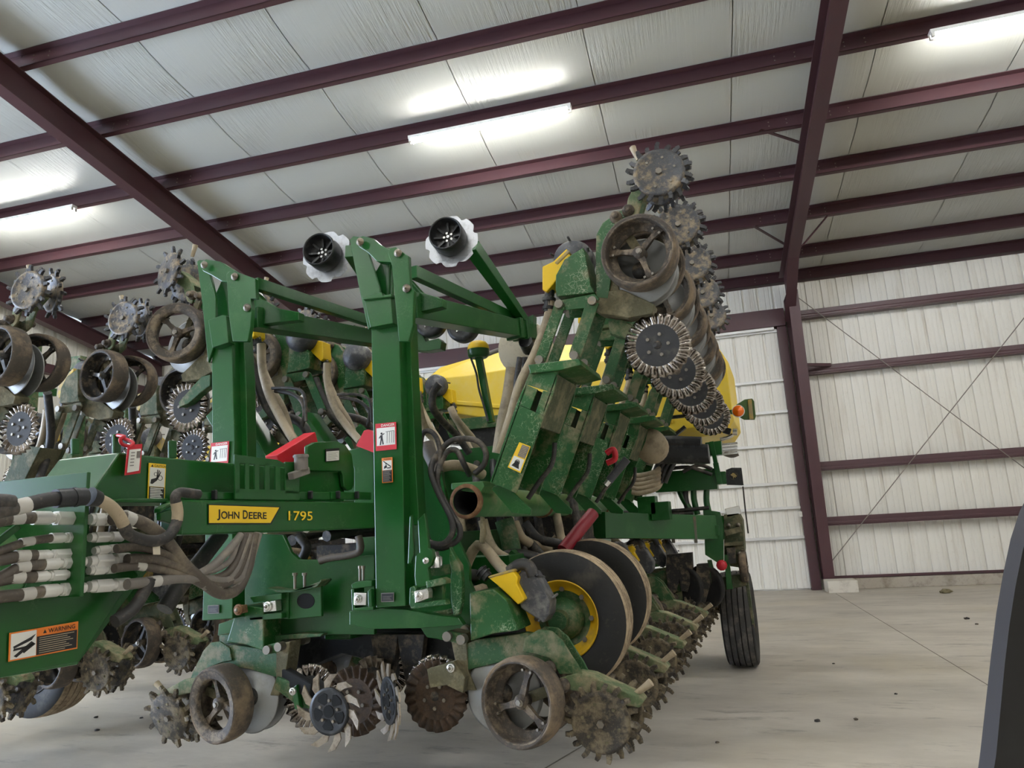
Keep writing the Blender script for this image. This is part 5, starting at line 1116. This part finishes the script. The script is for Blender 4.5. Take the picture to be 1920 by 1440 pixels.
for i in range(7):
    q = MB(); q.tube([V((b0.x-.75-.09*i+.04*math.sin(k*1.3+i), 3.3+k*.6, 1.3+.06*(i % 4)+.06*math.sin(k*1.9+i*2))) for k in range(9)], .036, (m_hosek, m_hoset, m_blk)[i % 3], 8, 3); PB('toolbar_hose', q, bevel=0)
for k in range(-1, 5):
    Yk = 3.8+SP*k
    for j, m in ((0, m_hosek), (1, m_hoset), (2, m_blk)):
        q = MB(); q.tube([V((b0.x-.35-.12*j, Yk+.1*j, 2.7-.1*j)), V((b0.x-.55-.1*j, Yk+.2, 2.35)), V((b0.x-.5-.15*j, Yk+.05, 1.9)), V((b0.x-.75-.1*j, Yk+.15, 1.4))], .03, m, 8); PB('seed_hose', q, bevel=0)
    q = MB(); q.bb((b0.x-.95, Yk+.25, 1.72), (b0.x-.62, Yk+.55, 2.05), m_castd); q.bb((b0.x-.9, Yk+.3, 2.05), (b0.x-.68, Yk+.5, 2.12), m_olive); PB('valve_box', q, None, .02)
q = MB(); q.bb((b0.x-1.5, 3.6, 1.1), (b0.x-1.15, 9, 1.5), m_castd); PB('hose_trough', q)
# ===================================================================== loose things on the floor, black panel at the edge
def clod(x, y, s, label, m=m_mudarm, flat=.5):
    c = aZ(x, y, 0); bm = bmesh.new(); bmesh.ops.create_icosphere(bm, subdivisions=2, radius=s)
    for v in bm.verts: v.co *= random.uniform(.75, 1.2); v.co.z = max(v.co.z*flat, -s*flat*.6)
    mn = min(v.co.z for v in bm.verts)
    me = bpy.data.meshes.new('dirt_clod'); bm.to_mesh(me); bm.free(); me.materials.append(m)
    o = bpy.data.objects.new('dirt_clod', me); COL.objects.link(o); o.location = (c.x, c.y, -mn); return tag(o, label, 'dirt', 'clods of dirt on the floor')
clod(1774, 1112, .1, 'largest tan clod of dirt, near the far wall')
clod(1813, 1161, .035, 'small dark clod on the floor below the large tan clod', m_castd)
clod(1832, 1171, .022, 'tiny dark clod right of the pair below the large tan clod', m_castd)
clod(1605, 1350, .018, 'thin dark crumb on the floor near the right foreground', m_castd)
clod(1533, 1353, .022, 'dark leafy crumb on bare concrete in the right foreground', m_castd)
clod(1345, 1393, .014, 'dark crumb on the floor right of the near closing wheel', m_castd)
clod(1563, 1245, .014, 'dark crumb on the open floor right of the transport tyre', m_castd)
clod(1680, 1302, .014, 'dark crumb beside the long floor joint', m_castd)
clod(182, 1370, .022, 'dark shiny crumb on the floor left of the near spiked wheel', m_blk)
clod(180, 1346, .02, 'flat dark crumb on the floor behind the shiny crumb', m_castd)
clod(265, 1347, .016, 'dark crumb lying right beside the near left spiked wheel', m_blk)
q = MB(); zp = .95
edge = [(1932, 920), (1912, 958), (1895, 1010), (1880, 1080), (1868, 1150), (1858, 1230), (1848, 1320), (1838, 1410), (1834, 1440)]
inn = [(1955, 935), (1936, 975), (1918, 1030), (1904, 1100), (1893, 1170), (1884, 1245), (1876, 1330), (1868, 1415), (1864, 1440)]
E_ = [aD(x, y, zp) for x, y in edge]; I_ = [aD(x, y, zp-.03) for x, y in inn]
b0_, b1_ = E_[-1], I_[-1]
E_.append(V((b0_.x-.02, b0_.y-.02, .0))); I_.append(V((b1_.x-.02, b1_.y-.02, .0)))
out = [p+RIGHT*.4+UP*.02 for p in I_]; out[-1].z = 0
n = len(E_); back = FWD*.06+RIGHT*.09; back = V((back.x, back.y, 0))
vs = E_+I_+out+[p+back for p in E_]+[p+back for p in out]
fs = [[i, i+1, n+i+1, n+i] for i in range(n-1)]; q.add(E_+I_, fs, m_blackedge, True)
q.add(I_+out, fs, m_blackpanel, True); q.add(E_+[p+back for p in E_], fs, m_blackedge, True); q.add([p+back for p in E_]+[p+back for p in out], fs, m_blackpanel, True)
tag(q.build('mudguard'), 'black curved machine mudguard cut off by the right edge of the frame', 'mudguard')
